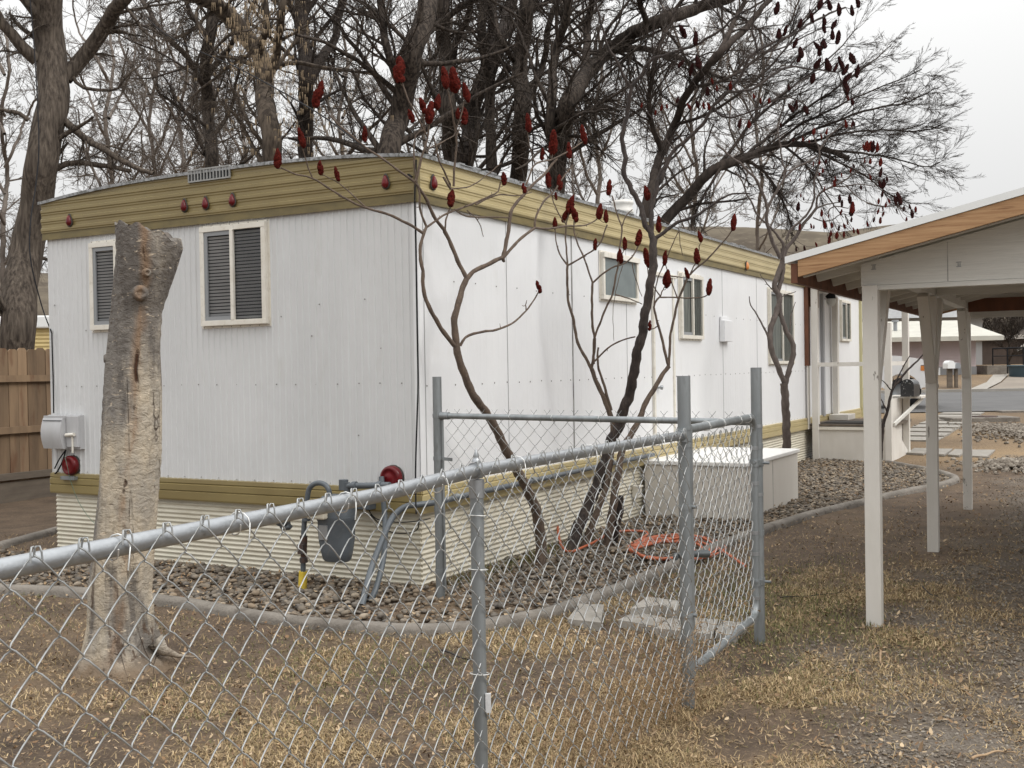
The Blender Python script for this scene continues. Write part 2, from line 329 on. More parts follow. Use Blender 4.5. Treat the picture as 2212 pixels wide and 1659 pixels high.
def ground_mat(m):
    t = m.node_tree; N = t.nodes; L = t.links; p = N['Principled BSDF']; p.inputs['Roughness'].default_value = .95; p.inputs['Specular IOR Level'].default_value = .2
    co = N.new('ShaderNodeTexCoord')
    def noise(sc, det=6, ro=.6):
        n = N.new('ShaderNodeTexNoise'); n.inputs['Scale'].default_value = sc; n.inputs['Detail'].default_value = det; n.inputs['Roughness'].default_value = ro
        L.new(co.outputs['Object'], n.inputs[0]); return n.outputs[0]
    def mr_(src, a, b, c=0, d=1):
        r = N.new('ShaderNodeMapRange'); L.new(src, r.inputs[0])
        for i, x in enumerate((a, b, c, d)): r.inputs[i+1].default_value = x
        return r.outputs[0]
    def mix(f, a, b):
        x = N.new('ShaderNodeMix'); x.data_type = 'RGBA'; L.new(f, x.inputs[0])
        for i, y in ((6, a), (7, b)):
            if isinstance(y, tuple): x.inputs[i].default_value = (*y, 1)
            else: L.new(y, x.inputs[i])
        return x.outputs[2]
    def mul(a, b):
        x = N.new('ShaderNodeMath'); x.operation = 'MULTIPLY'; L.new(a, x.inputs[0])
        L.new(b, x.inputs[1]) if not isinstance(b, float) else setattr(x.inputs[1], 'default_value', b); return x.outputs[0]
    at_ = N.new('ShaderNodeAttribute'); at_.attribute_name = 'zone'; sp = N.new('ShaderNodeSeparateColor'); L.new(at_.outputs['Color'], sp.inputs[0])
    dirt = mix(mr_(noise(3), .35, .65), (.125, .090, .064), (.073, .054, .040))
    dirt = mix(mr_(noise(60, 8, .75), .54, .68), dirt, (.26, .19, .125))
    tan = mix(mr_(noise(45, 8, .75), .4, .62), (.15, .105, .064), (.40, .285, .165))
    gr = mix(mr_(noise(70, 8, .8), .42, .62), (.115, .095, .077), (.25, .22, .185))
    gr = mix(mr_(noise(2.5), .4, .6), gr, (.125, .098, .075))
    c = mix(sp.outputs[1], dirt, tan)
    c = mix(sp.outputs[0], c, gr)
    L.new(c, p.inputs['Base Color'])
    b = N.new('ShaderNodeBump'); b.inputs['Strength'].default_value = .9; b.inputs['Distance'].default_value = .012
    L.new(noise(55, 8, .75), b.inputs['Height']); L.new(b.outputs[0], p.inputs['Normal'])
ground_mat(gm)
go = g.build('ground', gm); tag(go, kind='structure')
def tan_mask(X, Y):
    a = np.clip((vnoise(X, Y, .55, 3)*.6+vnoise(X, Y, .18, 4)*.4-.42)*3.2, 0, 1)*.8
    a *= np.clip(1.25-(Y-4.2)/5, .15, 1)*np.clip(.5+(X+1.5)*.25, .35, 1.3)   # grass is thicker near the gate, bare by the stump
    far = np.clip((Y-15.5)/2, 0, 1)
    return np.maximum(a*(1-far), far*np.clip(.55+(vnoise(X, Y, 2.2, 8)-.4), 0, 1))
xf, yf = XX.ravel(), YY.ravel(); zc = np.zeros((len(xf), 4)); zc[:, 3] = 1
zc[:, 0] = drive_mask(xf, yf)*.9*(yf < 27)*(xf > 0); zc[:, 1] = tan_mask(xf, yf)
zc[:, 1] = np.where((xf < -4.2) & (yf > 9) & (yf < 40), .05, zc[:, 1])
ca = go.data.color_attributes.new('zone', 'FLOAT_COLOR', 'POINT'); ca.data.foreach_set('color', zc.ravel().astype(np.float32))
# hill behind
g = Geo()
def hillf(a, b):
    x = -420+1000*a; y = 160+b*120
    h = 25+3*math.sin(x/130+1.1)+2*math.sin(x/41)+.8*math.sin(x/13)
    return (x, y, gz(150)-1+h*math.sin(min(1, b*1.25)*math.pi/2)+(1.2*math.sin(x/9+y/11) if b > .1 else 0))
g.grid(hillf, 200, 24); tag(g.build('hills', MT['hill']), kind='structure')
# street, far verge, driveway opposite
g = Geo()
yr = [27.6, 30, 33, 36, 40]
for x0, x1 in ((-60, 90),):
    V = []; F = []
    for i, y in enumerate(yr): V += [(x0, y, gz(y)+.012), (x1, y, gz(y)+.012)]
    for i in range(len(yr)-1): F.append((2*i, 2*i+1, 2*i+3, 2*i+2))
    g.raw(V, F)
tag(g.build('road', MT['asphalt']), kind='structure')
g = Geo(); g.box((-60, 40, .3), (90, 40.35, gz(40)+.11)); tag(g.build('kerb', mat('kerb_concrete', (.32, .30, .27), (.25, .23, .2), 1, rough=.9)), kind='structure')
g = Geo()
for a, b in (((12, 27.2), (90, 27.6)),):
    g.box((a[0], a[1], .2), (b[0], b[1], gz(27.6)+.02))
tag(g.build('gutter', MT['concrete']), kind='structure')
g = Geo(); V = []
for (x0, x1), y in (((17.2, 26), 40.36), ((19.4, 29), 44), ((21.5, 32), 48), ((24, 36), 56)): V += [(x0, y, gz(y)+.02), (x1, y, gz(y)+.02)]
g.raw(V, [(0, 1, 3, 2), (2, 3, 5, 4), (4, 5, 7, 6)])
tag(g.build('driveway', mat('dirt_drive', (.24, .205, .165), (.19, .16, .13), .7, rough=.95)), kind='structure')
g = Geo(); V = []
for (x0, x1), y in (((16.5, 17.15), 40.36), ((18.8, 19.35), 44), ((20.8, 21.45), 48)): V += [(x0, y, gz(y)+.04), (x1, y, gz(y)+.04)]
g.raw(V, [(0, 1, 3, 2), (2, 3, 5, 4)]); tag(g.build('footpath', MT['slab']), kind='structure')

# ------------------------------------------------------------------ kerb round the stone bed
def sweep(path, prof, name, m, label, cat):
    P = np.array(path); T = np.gradient(P[:, :2], axis=0); T /= np.linalg.norm(T, axis=1, keepdims=True); Nn = np.stack([-T[:, 1], T[:, 0]], 1)
    V = []; K = len(prof)
    for i in range(len(P)):
        wob = .005*math.sin(i*1.3)
        for a, h in prof: V.append((P[i, 0]+Nn[i, 0]*(a+wob), P[i, 1]+Nn[i, 1]*(a+wob), P[i, 2]+h))
    F = [(i*K+k, (i+1)*K+k, (i+1)*K+k+1, i*K+k+1) for i in range(len(P)-1) for k in range(K-1)]
    g = Geo(); g.raw(V, F, 0, True); o = g.build(name, m); tag(o, label, cat); return o
prof = [(-.062, -.05), (-.058, .022), (-.042, .046), (0, .052), (.038, .046), (.05, .016), (.054, -.05)]
sweep(curbC, prof, 'garden_edging', MT['concrete'], 'curving grey concrete edging strip round the bed of river stones', 'garden edging')
lp = catmull([ground(u, v)+Vector((0, 0, .0)) for u, v in ((-90, 1215), (0, 1183), (60, 1166), (118, 1150), (180, 1135))], 5)
sweep(lp, prof, 'garden_edging', MT['concrete'], 'straight grey concrete edging strip on bare dirt left of the mobile home', 'garden edging')

# ------------------------------------------------------------------ scatter
ICO_V = []; 
def ico(sub=0):
    t = (1+5**.5)/2
    V = np.array([(-1,t,0),(1,t,0),(-1,-t,0),(1,-t,0),(0,-1,t),(0,1,t),(0,-1,-t),(0,1,-t),(t,0,-1),(t,0,1),(-t,0,-1),(-t,0,1)], float)
    V /= np.linalg.norm(V[0])
    F = np.array([(0,11,5),(0,5,1),(0,1,7),(0,7,10),(0,10,11),(1,5,9),(5,11,4),(11,10,2),(10,7,6),(7,1,8),(3,9,4),(3,4,2),(3,2,6),(3,6,8),(3,8,9),(4,9,5),(2,4,11),(6,2,10),(8,6,7),(9,8,1)])
    for _ in range(sub):
        c = {}; V = list(map(tuple, V)); NF = []
        def mid(a, b):
            k = (min(a, b), max(a, b))
            if k not in c:
                m = np.array(V[a])+np.array(V[b]); m /= np.linalg.norm(m); V.append(tuple(m)); c[k] = len(V)-1
            return c[k]
        for a, b, d in F:
            x, y, z = mid(a, b), mid(b, d), mid(d, a); NF += [(a, x, z), (b, y, x), (d, z, y), (x, y, z)]
        V = np.array(V); F = np.array(NF)
    return V, F
def stones(name, X, Y, Z, size, flat, m, sub=0, jit=.15, label=None, lift=.3):
    V0, F0 = ico(sub); n = len(X)
    sc = size[:, None]*np.stack([rng.uniform(.7, 1.3, n), rng.uniform(.6, 1.0, n), rng.uniform(*flat, n)], 1)
    V = V0[None]*(1+rng.normal(0, jit, (n, len(V0), 1)))*sc[:, None, :]
    a = rng.uniform(0, 6.28, n); tl = rng.normal(0, .25, n); ca_, sa = np.cos(a)[:, None], np.sin(a)[:, None]; ct, st = np.cos(tl)[:, None], np.sin(tl)[:, None]
    x, y, z = V[..., 0], V[..., 1], V[..., 2]
    y, z = y*ct-z*st, y*st+z*ct
    x, y = x*ca_-y*sa, x*sa+y*ca_
    V = np.stack([x+X[:, None], y+Y[:, None], z+(Z+sc[:, 2]*lift)[:, None]], -1)
    F = (F0[None]+(np.arange(n)*len(V0))[:, None, None]).reshape(-1, 3)
    g = Geo(); g.raw(V.reshape(-1, 3), F, 0, sub > 0); o = g.build(name, m); tag(o, label, None, None, 'stuff'); return o
# bed of river stones
bx0, by0 = bed.min(0); bx1, by1 = bed.max(0)
X = rng.uniform(-7, bx1, 95000); Y = rng.uniform(5.5, by1, 95000)
k = inside(X, Y, bed); X, Y = X[k], Y[k]
lx = (X-HF.o.x)*math.cos(ANG)+(Y-HF.o.y)*math.sin(ANG); ly = -(X-HF.o.x)*math.sin(ANG)+(Y-HF.o.y)*math.cos(ANG)
k = ~((lx > -.01) & (ly > -.01)) & (rng.random(len(X)) < np.where((lx < 4) & (ly < 0), .55, .9)); X, Y = X[k], Y[k]
near = Y < 9.6
def gza(Y): return np.interp(Y, GY, GZ)
stones('river_stones', X[near], Y[near], gza(Y[near])+rng.uniform(-.01, .018, near.sum()), rng.uniform(.010, .033, near.sum()), (.35, .75), MT['stone'], 1, .06, 'bed of grey and brown river stones round the mobile home')
stones('river_stones', X[~near], Y[~near], gza(Y[~near])+rng.uniform(-.01, .015, (~near).sum()), rng.uniform(.012, .036, (~near).sum()), (.35, .75), MT['stone'], 0, .08, 'river stones in the bed along the long side wall')
# driveway gravel chips
n = 95000; Y = 2.0+rng.random(n)**1.5*16; X = Y*rng.uniform(.2, .85, n)
dm = drive_mask(X, Y); k = rng.random(n) < dm*(.35+.5*vnoise(X, Y, .6, 6)); X, Y = X[k], Y[k]
stones('gravel_chips', X, Y, gza(Y)-.004, rng.uniform(.003, .0085, len(X))*(1+.04*Y), (.5, .8), MT['gravel'], 0, .2, 'gravel chips on the bare drive under the carport')
# gravel heap by the far drive
def heap(c, rx, ry, h, n, lab):
    a = rng.uniform(0, 6.28, n); r = np.abs(rng.normal(0, .55, n)); X = c.x+rx*r*np.cos(a); Y = c.y+ry*r*np.sin(a)
    Z = gza(Y)+h*np.clip(1-r**2, 0, 1)*(.8+.4*vnoise(X, Y, .8, 3))
    stones('gravel_heap', X, Y, Z, rng.uniform(.02, .05, n), (.5, .9), MT['gravel'], 0, .2, lab)
heap(ground(2240, 1010), .8, 1.0, .08, 2600, 'grey gravel spread by the drive beyond the carport')
heap(ground(2250, 940), 1.15, 2.6, .10, 4000, 'grey gravel strip farther along the drive')
# grass blades
def blades(name, X, Y, length, m, lab, lean=1.1):
    n = len(X); a = rng.uniform(0, 6.28, n); th = np.clip(rng.normal(lean, .35, n), .1, 1.5); L_ = length*rng.uniform(.5, 1.3, n)
    dx, dy, dz = np.cos(a)*np.sin(th), np.sin(a)*np.sin(th), np.cos(th); wx, wy = -np.sin(a), np.cos(a)
    w_ = rng.uniform(.0007, .0014, n)*(1+Y*.16); Z = gza(Y)-.004
    b = np.stack([X, Y, Z], 1); W = np.stack([wx*w_, wy*w_, np.zeros(n)], 1); D = np.stack([dx, dy, dz], 1)*L_[:, None]
    bend = np.stack([np.zeros(n), np.zeros(n), -L_*.22*np.sin(th)], 1)
    V = np.stack([b-W, b+W, b+D*.55+W*.8-bend*.2, b+D*.55-W*.8-bend*.2, b+D+bend*.8], 1).reshape(-1, 3)
    i = (np.arange(n)*5)[:, None]; g = Geo(); g.raw(V, np.hstack([i, i+1, i+2, i+3]), 0)
    g.F.append(((np.hstack([i+3, i+2, i+4])), 0, False)); o = g.build(name, m); tag(o, lab, None, None, 'stuff'); return o
n = 840000; Y = 2.2+rng.random(n)**1.3*9; X = Y*rng.uniform(-.56, .66, n)
tm_ = tan_mask(X, Y); pr = np.clip(tm_*1.7-.28, 0, 1)*(1-.85*drive_mask(X, Y))+.05
k = (rng.random(n) < pr) & ~inside(X, Y, bed); X, Y = X[k], Y[k]
blades('dry_grass', X, Y, .038, MT['grass'], 'short dead tan grass over bare dirt in the yard')
n = 230000; X = rng.uniform(-3.6, 3.2, n); Y = rng.uniform(3, 12, n)
gpatch = np.maximum(1.3*np.exp(-((X-1.7)**2/.35+(Y-6.8)**2/2.2)), np.exp(-((X+.85)**2/.35+(Y-5.75)**2/.35))*.5)+.12*(vnoise(X, Y, .5, 11) > .62)
k = (rng.random(n) < gpatch*(1-drive_mask(X, Y))) & ~inside(X, Y, bed)
blades('green_grass', X[k], Y[k], .032, MT['grassg'], 'faded green grass patches in the yard', .9)
def leaves(name, X, Y, sz, m, lab):
    n = len(X); a = rng.uniform(0, 6.28, n); s_ = sz*rng.uniform(.4, 1.4, n)*(1+Y*.035); asp = rng.uniform(.15, .6, n); cu = rng.uniform(.05, .7, n)
    L_ = np.stack([np.cos(a), np.sin(a), rng.normal(0, .35, n)], 1)*s_[:, None]; W = np.stack([-np.sin(a), np.cos(a), rng.normal(0, .3, n)], 1)*(s_*asp)[:, None]
    up = np.stack([0*a, 0*a, s_*cu], 1); b = np.stack([X, Y, gza(Y)+rng.uniform(.004, .018, n)+.022*inside(X, Y, bed)], 1)
    V = np.stack([b-L_+up, b-L_*.3-W+up*.6, b+L_*.5-W*.8+up*.5, b+L_+up, b+L_*.4+W*.9+up*.6, b-L_*.4+W+up*.4, b], 1).reshape(-1, 3)
    i = (np.arange(n)*7)[:, None]
    F = np.concatenate([np.hstack([i+6, i+q, i+(q+1) % 6]) for q in range(6)])
    g = Geo(); g.raw(V, F, 0, True); o = g.build(name, m); tag(o, lab, None, None, 'stuff')
n = 60000; Y = 2.2+rng.random(n)**1.3*15; X = Y*rng.uniform(-.56, .75, n)
k = rng.random(n) < (.3+.5*vnoise(X, Y, .6, 9)); X, Y = X[k], Y[k]
lx = (X-HF.o.x)*math.cos(ANG)+(Y-HF.o.y)*math.sin(ANG); ly = -(X-HF.o.x)*math.sin(ANG)+(Y-HF.o.y)*math.cos(ANG)
k = ~((lx > -.03) & (ly > -.03)); X, Y = X[k], Y[k]
leaves('leaf_litter', X, Y, .0105, MT['leaf'], 'small dead leaves strewn over the dirt and stones')
# fallen twigs, countable ones
def stick(pts, r, lab, m=None):
    P = catmull([ground(u, v)+Vector((0, 0, r+.004)) for u, v in pts], 5); P[:, 2] += np.sin(np.arange(len(P)))*.003
    g = Geo(); g.tube(P, np.linspace(r, r*.4, len(P)), 6); o = g.build('fallen_twig', m or MT['leaf']); tag(o, lab, 'twig', 'twigs fallen on the ground')
pale = mat('pale_twig', (.40, .28, .17), (.3, .2, .12), 20, rough=.9); darkt = mat('dark_twig', (.03, .025, .022), rough=.8)
stick([(2099,1644),(2130,1634),(2165,1628),(2195,1632)], .006, 'long pale curved twig on the gravel in the near right corner', pale)
stick([(1903,1405),(1902,1432),(1910,1446)], .007, 'short pale twig standing out on the grass right of the gate', pale)
stick([(2026,1408),(2036,1398),(2044,1388)], .005, 'tiny pale forked twig on the drive right of the gate', pale)
stick([(1685,1293),(1740,1290),(1800,1284),(1835,1272)], .004, 'thin dark twig on green grass left of the front carport post', darkt)
stick([(1990,1268),(2010,1286),(2028,1292)], .005, 'short dark twig right of the front carport post', darkt)
stick([(905,1362),(945,1352),(1010,1350),(1035,1356)], .005, 'dark twig lying across the curved concrete edging', darkt)
stick([(955,1408),(1000,1425),(1040,1435)], .006, 'dark twig on dirt left of the near fence post', darkt)

# ------------------------------------------------------------------ mobile home
home = thing('mobile_home', 'long white mobile home with gold trim bands and corrugated cream skirting', 'mobile home', HF.o, ANG)
def rooftop(y): return Z3+.085*(1-abs((y-HW/2)/(HW/2))**2.6)
# end wall, ribbed
def ribprof(L0, pitch, depth, seams=()):
    out = []; a = 0
    while a < L0-1e-6:
        e = min(L0, a+pitch)
        for f, dpt in ((0, 0), (.12, depth), (.22, depth), (.34, 0)):
            if a+f*pitch < e: out.append((a+f*pitch, dpt))
        a = e
    out.append((L0, 0)); return out
pr_ = ribprof(HW, .062, .0085)
V = []; F = []
for i, (y, dd) in enumerate(pr_): V += [(-dd, y, Z1), (-dd, y, Z2+.02)]
for i in range(len(pr_)-1): F.append((2*i, 2*i+2, 2*i+3, 2*i+1))
g = Geo(); g.raw(V, F, 0)
def screws(g, fn, a0, a1, step, z, r=.006):
    a = a0
    while a < a1:
        p, nrm = fn(a, z+random.uniform(-.004, .004)); g.lathe(p, [(r, 0), (r*.8, .004), (0, .005)], 6, 1, nrm); a += step*random.uniform(.93, 1.07)
ef = lambda a, z: ((-.003, a, z), (-1, 0, 0)); sf = lambda a, z: ((a, -.002, z), (0, -1, 0))
zr = HF.hit(700, 829, 0, 0).z
screws(g, ef, .15, HW-.1, .205, zr); screws(g, ef, .06, HW, .19, Z1+.018, .0045)
for a, z in ((.47, 2.12), (.98, 1.86), (1.28, 2.02), (3.9, 2.22), (3.5, 1.98), (.55, 1.1), (.9, 2.1), (.33, 1.75)): g.lathe((-.003, a, z), [(.006, 0), (.005, .004), (0, .005)], 6, 1, (-1, 0, 0))
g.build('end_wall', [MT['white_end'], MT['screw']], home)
# side wall: flat panels with fine ribs and seams
seams_u = (918, 1097, 1238, 1355, 1562, 1636, 1700)
seams = sorted(HF.hit(u, 800, 1, 0).x for u in seams_u)
g = Geo(); V = []; pts = [(0, 0)]; a = .1
while a < HL:
    if a > 11.0 or True:
        pts += [(a, 0), (a+.006, .0012), (a+.012, 0)]
    a += .098
pts.append((HL, 0)); F = []
for x, dd in pts: V += [(x, -dd, Z1), (x, -dd, Z2+.02)]
for i in range(len(pts)-1): F.append((2*i+2, 2*i, 2*i+1, 2*i+3))
g.raw(V, F, 0)
for s_ in seams: g.box((s_-.003, -.0035, Z1+.01), (s_+.003, -.001, Z2), 2)
s1 = HF.hit(1238, 800, 1, 0).x
g.box((s1-.012, -.006, Z1), (s1-.004, -.002, Z2), 3); g.box((s1+.004, -.007, Z1), (s1+.022, -.002, Z2), 0)
screws(g, sf, .1, 11.2, .2, HF.hit(1200, 822, 1, 0).z, .0065); screws(g, sf, .06, 11.2, .17, Z1+.02, .004)
screws(g, sf, .5, 3.2, .33, 2.26, .006); screws(g, sf, 6, 11.2, .3, 2.2, .006)
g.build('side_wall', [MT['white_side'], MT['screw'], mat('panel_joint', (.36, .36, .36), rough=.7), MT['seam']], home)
# unseen walls and floor so the home is a closed box
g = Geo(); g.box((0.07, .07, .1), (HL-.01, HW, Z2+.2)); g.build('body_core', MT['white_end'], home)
# fascia bands with horizontal ribs
def ribs(z):   # outward offset as a function of height above Z2
    q = ((z-Z2-.055) % .082)/.082
    return .034+(.010 if .12 < q < .5 else .004 if q < .12 or q > .88 else 0)
zl = [Z2-.012, Z2-.01, Z2+.05, Z2+.052]+[Z2+.055+.082*i+o for i in range(5) for o in (.006, .014, .036, .042, .068, .076)]
zl = sorted(z for z in zl if z < 3.26)
def fas(z): return .03 if z < Z2+.051 else ribs(z)
g = Geo(); V = []; F = []; ny_ = 40
for i in range(ny_+1):
    y = -.034+(HW+.068)*i/ny_
    for z in zl: zz = min(z, rooftop(min(max(y, 0), HW))); V.append((-fas(zz) if z == zz else -.034, y, zz))
K = len(zl)
for i in range(ny_):
    for k in range(K-1): F.append((i*K+k, (i+1)*K+k, (i+1)*K+k+1, i*K+k+1))
fm = [1 if zl[k] < Z2+.05 else 0 for k in range(K-1)]*ny_
F = np.array(F); fm = np.array(fm)
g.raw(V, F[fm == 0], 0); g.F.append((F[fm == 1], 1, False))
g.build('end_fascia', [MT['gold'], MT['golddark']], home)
g = Geo(); zs = [z for z in zl if z < Z3]+[Z3]; V = []; K = len(zs)
for x in (-.034, HL+.02):
    for z in zs: V.append((x, -fas(z), z))
F = [(K+k, k, k+1, K+k+1) for k in range(K-1)]
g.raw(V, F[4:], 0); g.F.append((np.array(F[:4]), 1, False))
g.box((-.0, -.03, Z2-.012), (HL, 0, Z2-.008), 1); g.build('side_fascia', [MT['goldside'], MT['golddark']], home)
g = Geo(); g.box((-.05, -.05, Z2-.02), (-.012, -.012, Z3+.01)); g.build('corner_cap', MT['golddark'], home, .004)
# lower bands
def lowband(fn, L0, name):
    zz = [(Z0, .0), (Z0, .03), (Z0+.012, .034), (Z0+.07, .034), (Z0+.078, .024), (Z0+.084, .034), (Z0+.13, .034), (Z0+.138, .02), (Z0+.145, .028), (Z1, .026), (Z1+.006, .0)]
    V = []; K = len(zz)
    for a in (-.034, L0):
        for z, o in zz: V.append(fn(a, z, o))
    g = Geo(); F = np.array([(k, K+k, K+k+1, k+1) for k in range(K-1)])
    if name == 'side_lower_band': F = F[:, ::-1]
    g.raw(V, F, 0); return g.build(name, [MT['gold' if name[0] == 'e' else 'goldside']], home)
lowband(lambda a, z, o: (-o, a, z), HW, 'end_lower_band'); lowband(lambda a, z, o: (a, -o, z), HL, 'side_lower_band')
# corrugated skirt
def skirt(fn, L0, name, flip):
    per = .0375; n = int((Z0+.12)/per*8); V = []; seg = 30
    for i in range(seg+1):
        a = L0*i/seg; b0 = -.10
        for k in range(n+1):
            z = Z0-per*k/8; V.append(fn(a, z, .004+.0125*(.5+.5*math.cos(2*math.pi*k/8))+.004*math.sin(a*1.7)))
    F = np.array([(i*(n+1)+k, (i+1)*(n+1)+k, (i+1)*(n+1)+k+1, i*(n+1)+k+1) for i in range(seg) for k in range(n)])
    if flip: F = F[:, ::-1]
    g = Geo(); g.raw(V, F, 0, True); return g.build(name, MT['skirt'], home)
skirt(lambda a, z, o: (-o+.03, a+.012, z), HW-.03, 'end_skirting', True); skirt(lambda a, z, o: (a+.012, -o+.03, z), HL-.05, 'side_skirting', False)
# roof sheet with grey lip
g = Geo(); V = []; N_ = 30; ysr = [-.055]+[HW*i/N_ for i in range(N_+1)]+[HW+.055]
for x in (-.055, HL+.05):
    for y in ysr: V.append((x, y, rooftop(min(max(y, 0), HW))+.004))
K = len(ysr); g.raw(V, [(k, K+k, K+k+1, k+1) for k in range(K-1)], 0, True)
V2 = [];
for y in ysr:
    z = rooftop(min(max(y, 0), HW)); V2 += [(-.056, y, z+.005), (-.058, y, z-.020), (-.036, y, z-.022)]
g.raw(V2, [(3*k+q, 3*k+q+1, 3*k+q+4, 3*k+q+3) for k in range(K-1) for q in (0, 1)], 0)
g.box((-.056, -.062, Z3-.022), (HL+.05, -.053, Z3+.006)); 
for i in range(120):    # curled tar patches along the side eave
    x = random.uniform(0, HL); g.box((x, -.07+random.uniform(0, .01), Z3+.004), (x+random.uniform(.03, .18), -.02, Z3+.006+random.random()*.014), 0)
g.build('roof', [MT['roof']], home)
p = HF.hit(1345, 466, 1, .55); zv = p.z
g = Geo(); g.lathe((p.x, .55, rooftop(.55)-.02), [(.06, 0), (.06, .17), (.125, .17), (.13, .20), (.115, .215), (.115, .27), (.13, .28), (.12, .315), (0, .33)], 24)
g.build('roof_vent', mat('vent_white', (.68, .66, .62), (.6, .58, .54), 9, rough=.5), home)
# corner strip, grille in the fascia
g = Geo(); g.box((-.012, -.012, Z1), (.03, .0, Z2-.01)); g.box((-.012, -.0119, Z1), (0, .03, Z2-.01)); g.build('corner_strip', MT['white_side'], home)
a = HF.hit(408, 365, 0, -.05); b = HF.hit(497, 395, 0, -.05)
g = Geo(); y0, y1 = sorted((a.y, b.y)); z0_, z1_ = a.z-.165, a.z+.0
zc_ = (HF.hit(408, 378, 0, -.05).z+HF.hit(497, 374, 0, -.05).z)/2; hh = .052
g.box((-.05, y0, zc_-hh), (-.03, y1, zc_+hh), 1); g.box((-.062, y0, zc_+hh-.012), (-.045, y1, zc_+hh)); g.box((-.062, y0, zc_-hh), (-.045, y1, zc_-hh+.012))
for i in range(14): yy = y0+(y1-y0)*i/13; g.box((-.06, yy-.005, zc_-hh), (-.045, yy+.005, zc_+hh))
g.build('air_grille', [mat('grille_grey', (.34, .34, .33), (.26, .26, .25), 20, rough=.6), MT['interior']], home)
# windows ------------------------------------------------------------
def window(fn, a0, a1, b0, b1, kind):
    """fn(a,b,c): along wall, height, outward"""
    B = lambda g, p, q, m=0: g.box(fn(*p), fn(*q), m)
    fw, dp = .042, .045
    g = Geo(); B(g, (a0-.02, b0-.02, 0), (a1+.02, b1+.02, .006))   # nailing flange
    for p, q in (((a0, b0, .006), (a1, b0+fw, dp)), ((a0, b1-fw, .006), (a1, b1, dp)), ((a0, b0+fw, .006), (a0+fw, b1-fw, dp-.002)), ((a1-fw, b0+fw, .006), (a1, b1-fw, dp-.002))): B(g, p, q)
    n = 7
    for i in range(n+1):
        x = a0+(a1-a0)*i/n
        for z in (b0-.01, b1+.01): c0 = fn(x-.004, z-.004, .006); c1 = fn(x+.004, z+.004, .010); g.box(c0, c1, 1)
    f = g.build('window', [MT['cream_frame'], MT['screw']], home, .003)
    ia0, ia1, ib0, ib1 = a0+fw, a1-fw, b0+fw, b1-fw
    g = Geo(); B(g, (ia0, ib0, .0065), (ia1, ib1, .009)); g.build('interior', MT['interior'], f)
    mid = (ia0+ia1)/2
    if kind in ('blind', 'curtain'):
        if kind == 'blind':
            g = Geo(); z = ib0+.01
            while z < ib1-.01:
                g.raw([fn(ia0+.004, z, .012), fn(ia1-.004, z, .012), fn(ia1-.004, z+.018, .020), fn(ia0+.004, z+.018, .020)], [(0, 1, 2, 3)]); z += .027
            g.build('blind', MT['blind'], f)
        else:
            g = Geo(); V = []; n = 40
            for i in range(n+1):
                x = mid+(ia1-mid)*i/n if False else ia0+(ia1-ia0)*i/n; c = .014+.004*math.sin(i*1.3); V += [fn(x, ib0, c), fn(x, ib1, c)]
            g.raw(V, [(2*i, 2*i+2, 2*i+3, 2*i+1) for i in range(n)], 0, True); g.build('curtain', MT['curtain'], f)
        g = Geo(); B(g, (mid-.016, ib0, .022), (mid+.016, ib1, .05)); g.build('mullion', MT['cream_frame'], f, .002)
        hi_side = max if fn(1, 0, 0)[1] == 1 else min      # the sliding sash sits on the picture's left
        sa0, sa1 = (mid+.016, ia1) if fn(1, 0, 0)[1] == 1 else (ia0, mid-.016)
        g = Geo(); sw = .034 if a1-a0 > .5 else .014
        for p, q in (((sa0, ib0, .022), (sa1, ib0+sw, .036)), ((sa0, ib1-sw, .022), (sa1, ib1, .036)), ((sa1-sw if fn(1,0,0)[1] == 1 else sa0, ib0+sw, .022), (sa1 if fn(1,0,0)[1] == 1 else sa0+sw, ib1-sw, .0355))): B(g, p, q)
        g.build('sash', MT['grey_frame'], f)
        ga, gb = (ia0, mid-.016) if fn(1, 0, 0)[1] == 1 else (mid+.016, ia1)
        g = Geo(); B(g, (ga, ib0, .026), (gb, ib1, .029)); g.build('pane', MT['glass'], f)
    else:
        g = Geo(); B(g, (ia0, ib0, .02), (ia1, ib1, .025)); g.build('pane', MT['frost'], f)
        g = Geo(); B(g, (a0-.01, b1-.05, .045), (a1+.01, b1+.0, .06)); g.build('awning_hinge', MT['cream_frame'], f, .003)
    return f
fe = lambda a, b, c: (-c-.004, a, b)
fs = lambda a, b, c: (a, -c-.003, b)
def ewin(u0, v0, u1, v1, kind):
    p, q = HF.hit(u0, (v0+v1)/2, 0, -.03), HF.hit(u1, (v0+v1)/2, 0, -.03); m_ = (u0+u1)/2
    zt, zb = HF.hit(m_, v0, 0, -.03).z, HF.hit(m_, v1, 0, -.03).z
    return window(fe, min(p.y, q.y), max(p.y, q.y), zb, zt, kind)
def swin(u0, v0, u1, v1, kind):
    p, q = HF.hit(u0, (v0+v1)/2, 1, -.03), HF.hit(u1, (v0+v1)/2, 1, -.03); m_ = (u0+u1)/2
    zt, zb = HF.hit(m_, v0, 1, -.03).z, HF.hit(m_, v1, 1, -.03).z
    return window(fs, p.x, q.x, zb, zt, kind)
ewin(435, 485, 576, 702, 'blind')
ewin(196, 520, 312, 711, 'blind')
swin(1301, 552, 1377, 650, 'frost')
swin(1471, 594, 1518, 732, 'curtain')
swin(1663, 628, 1714, 786, 'curtain')
swin(1817, 650, 1837, 737, 'curtain')
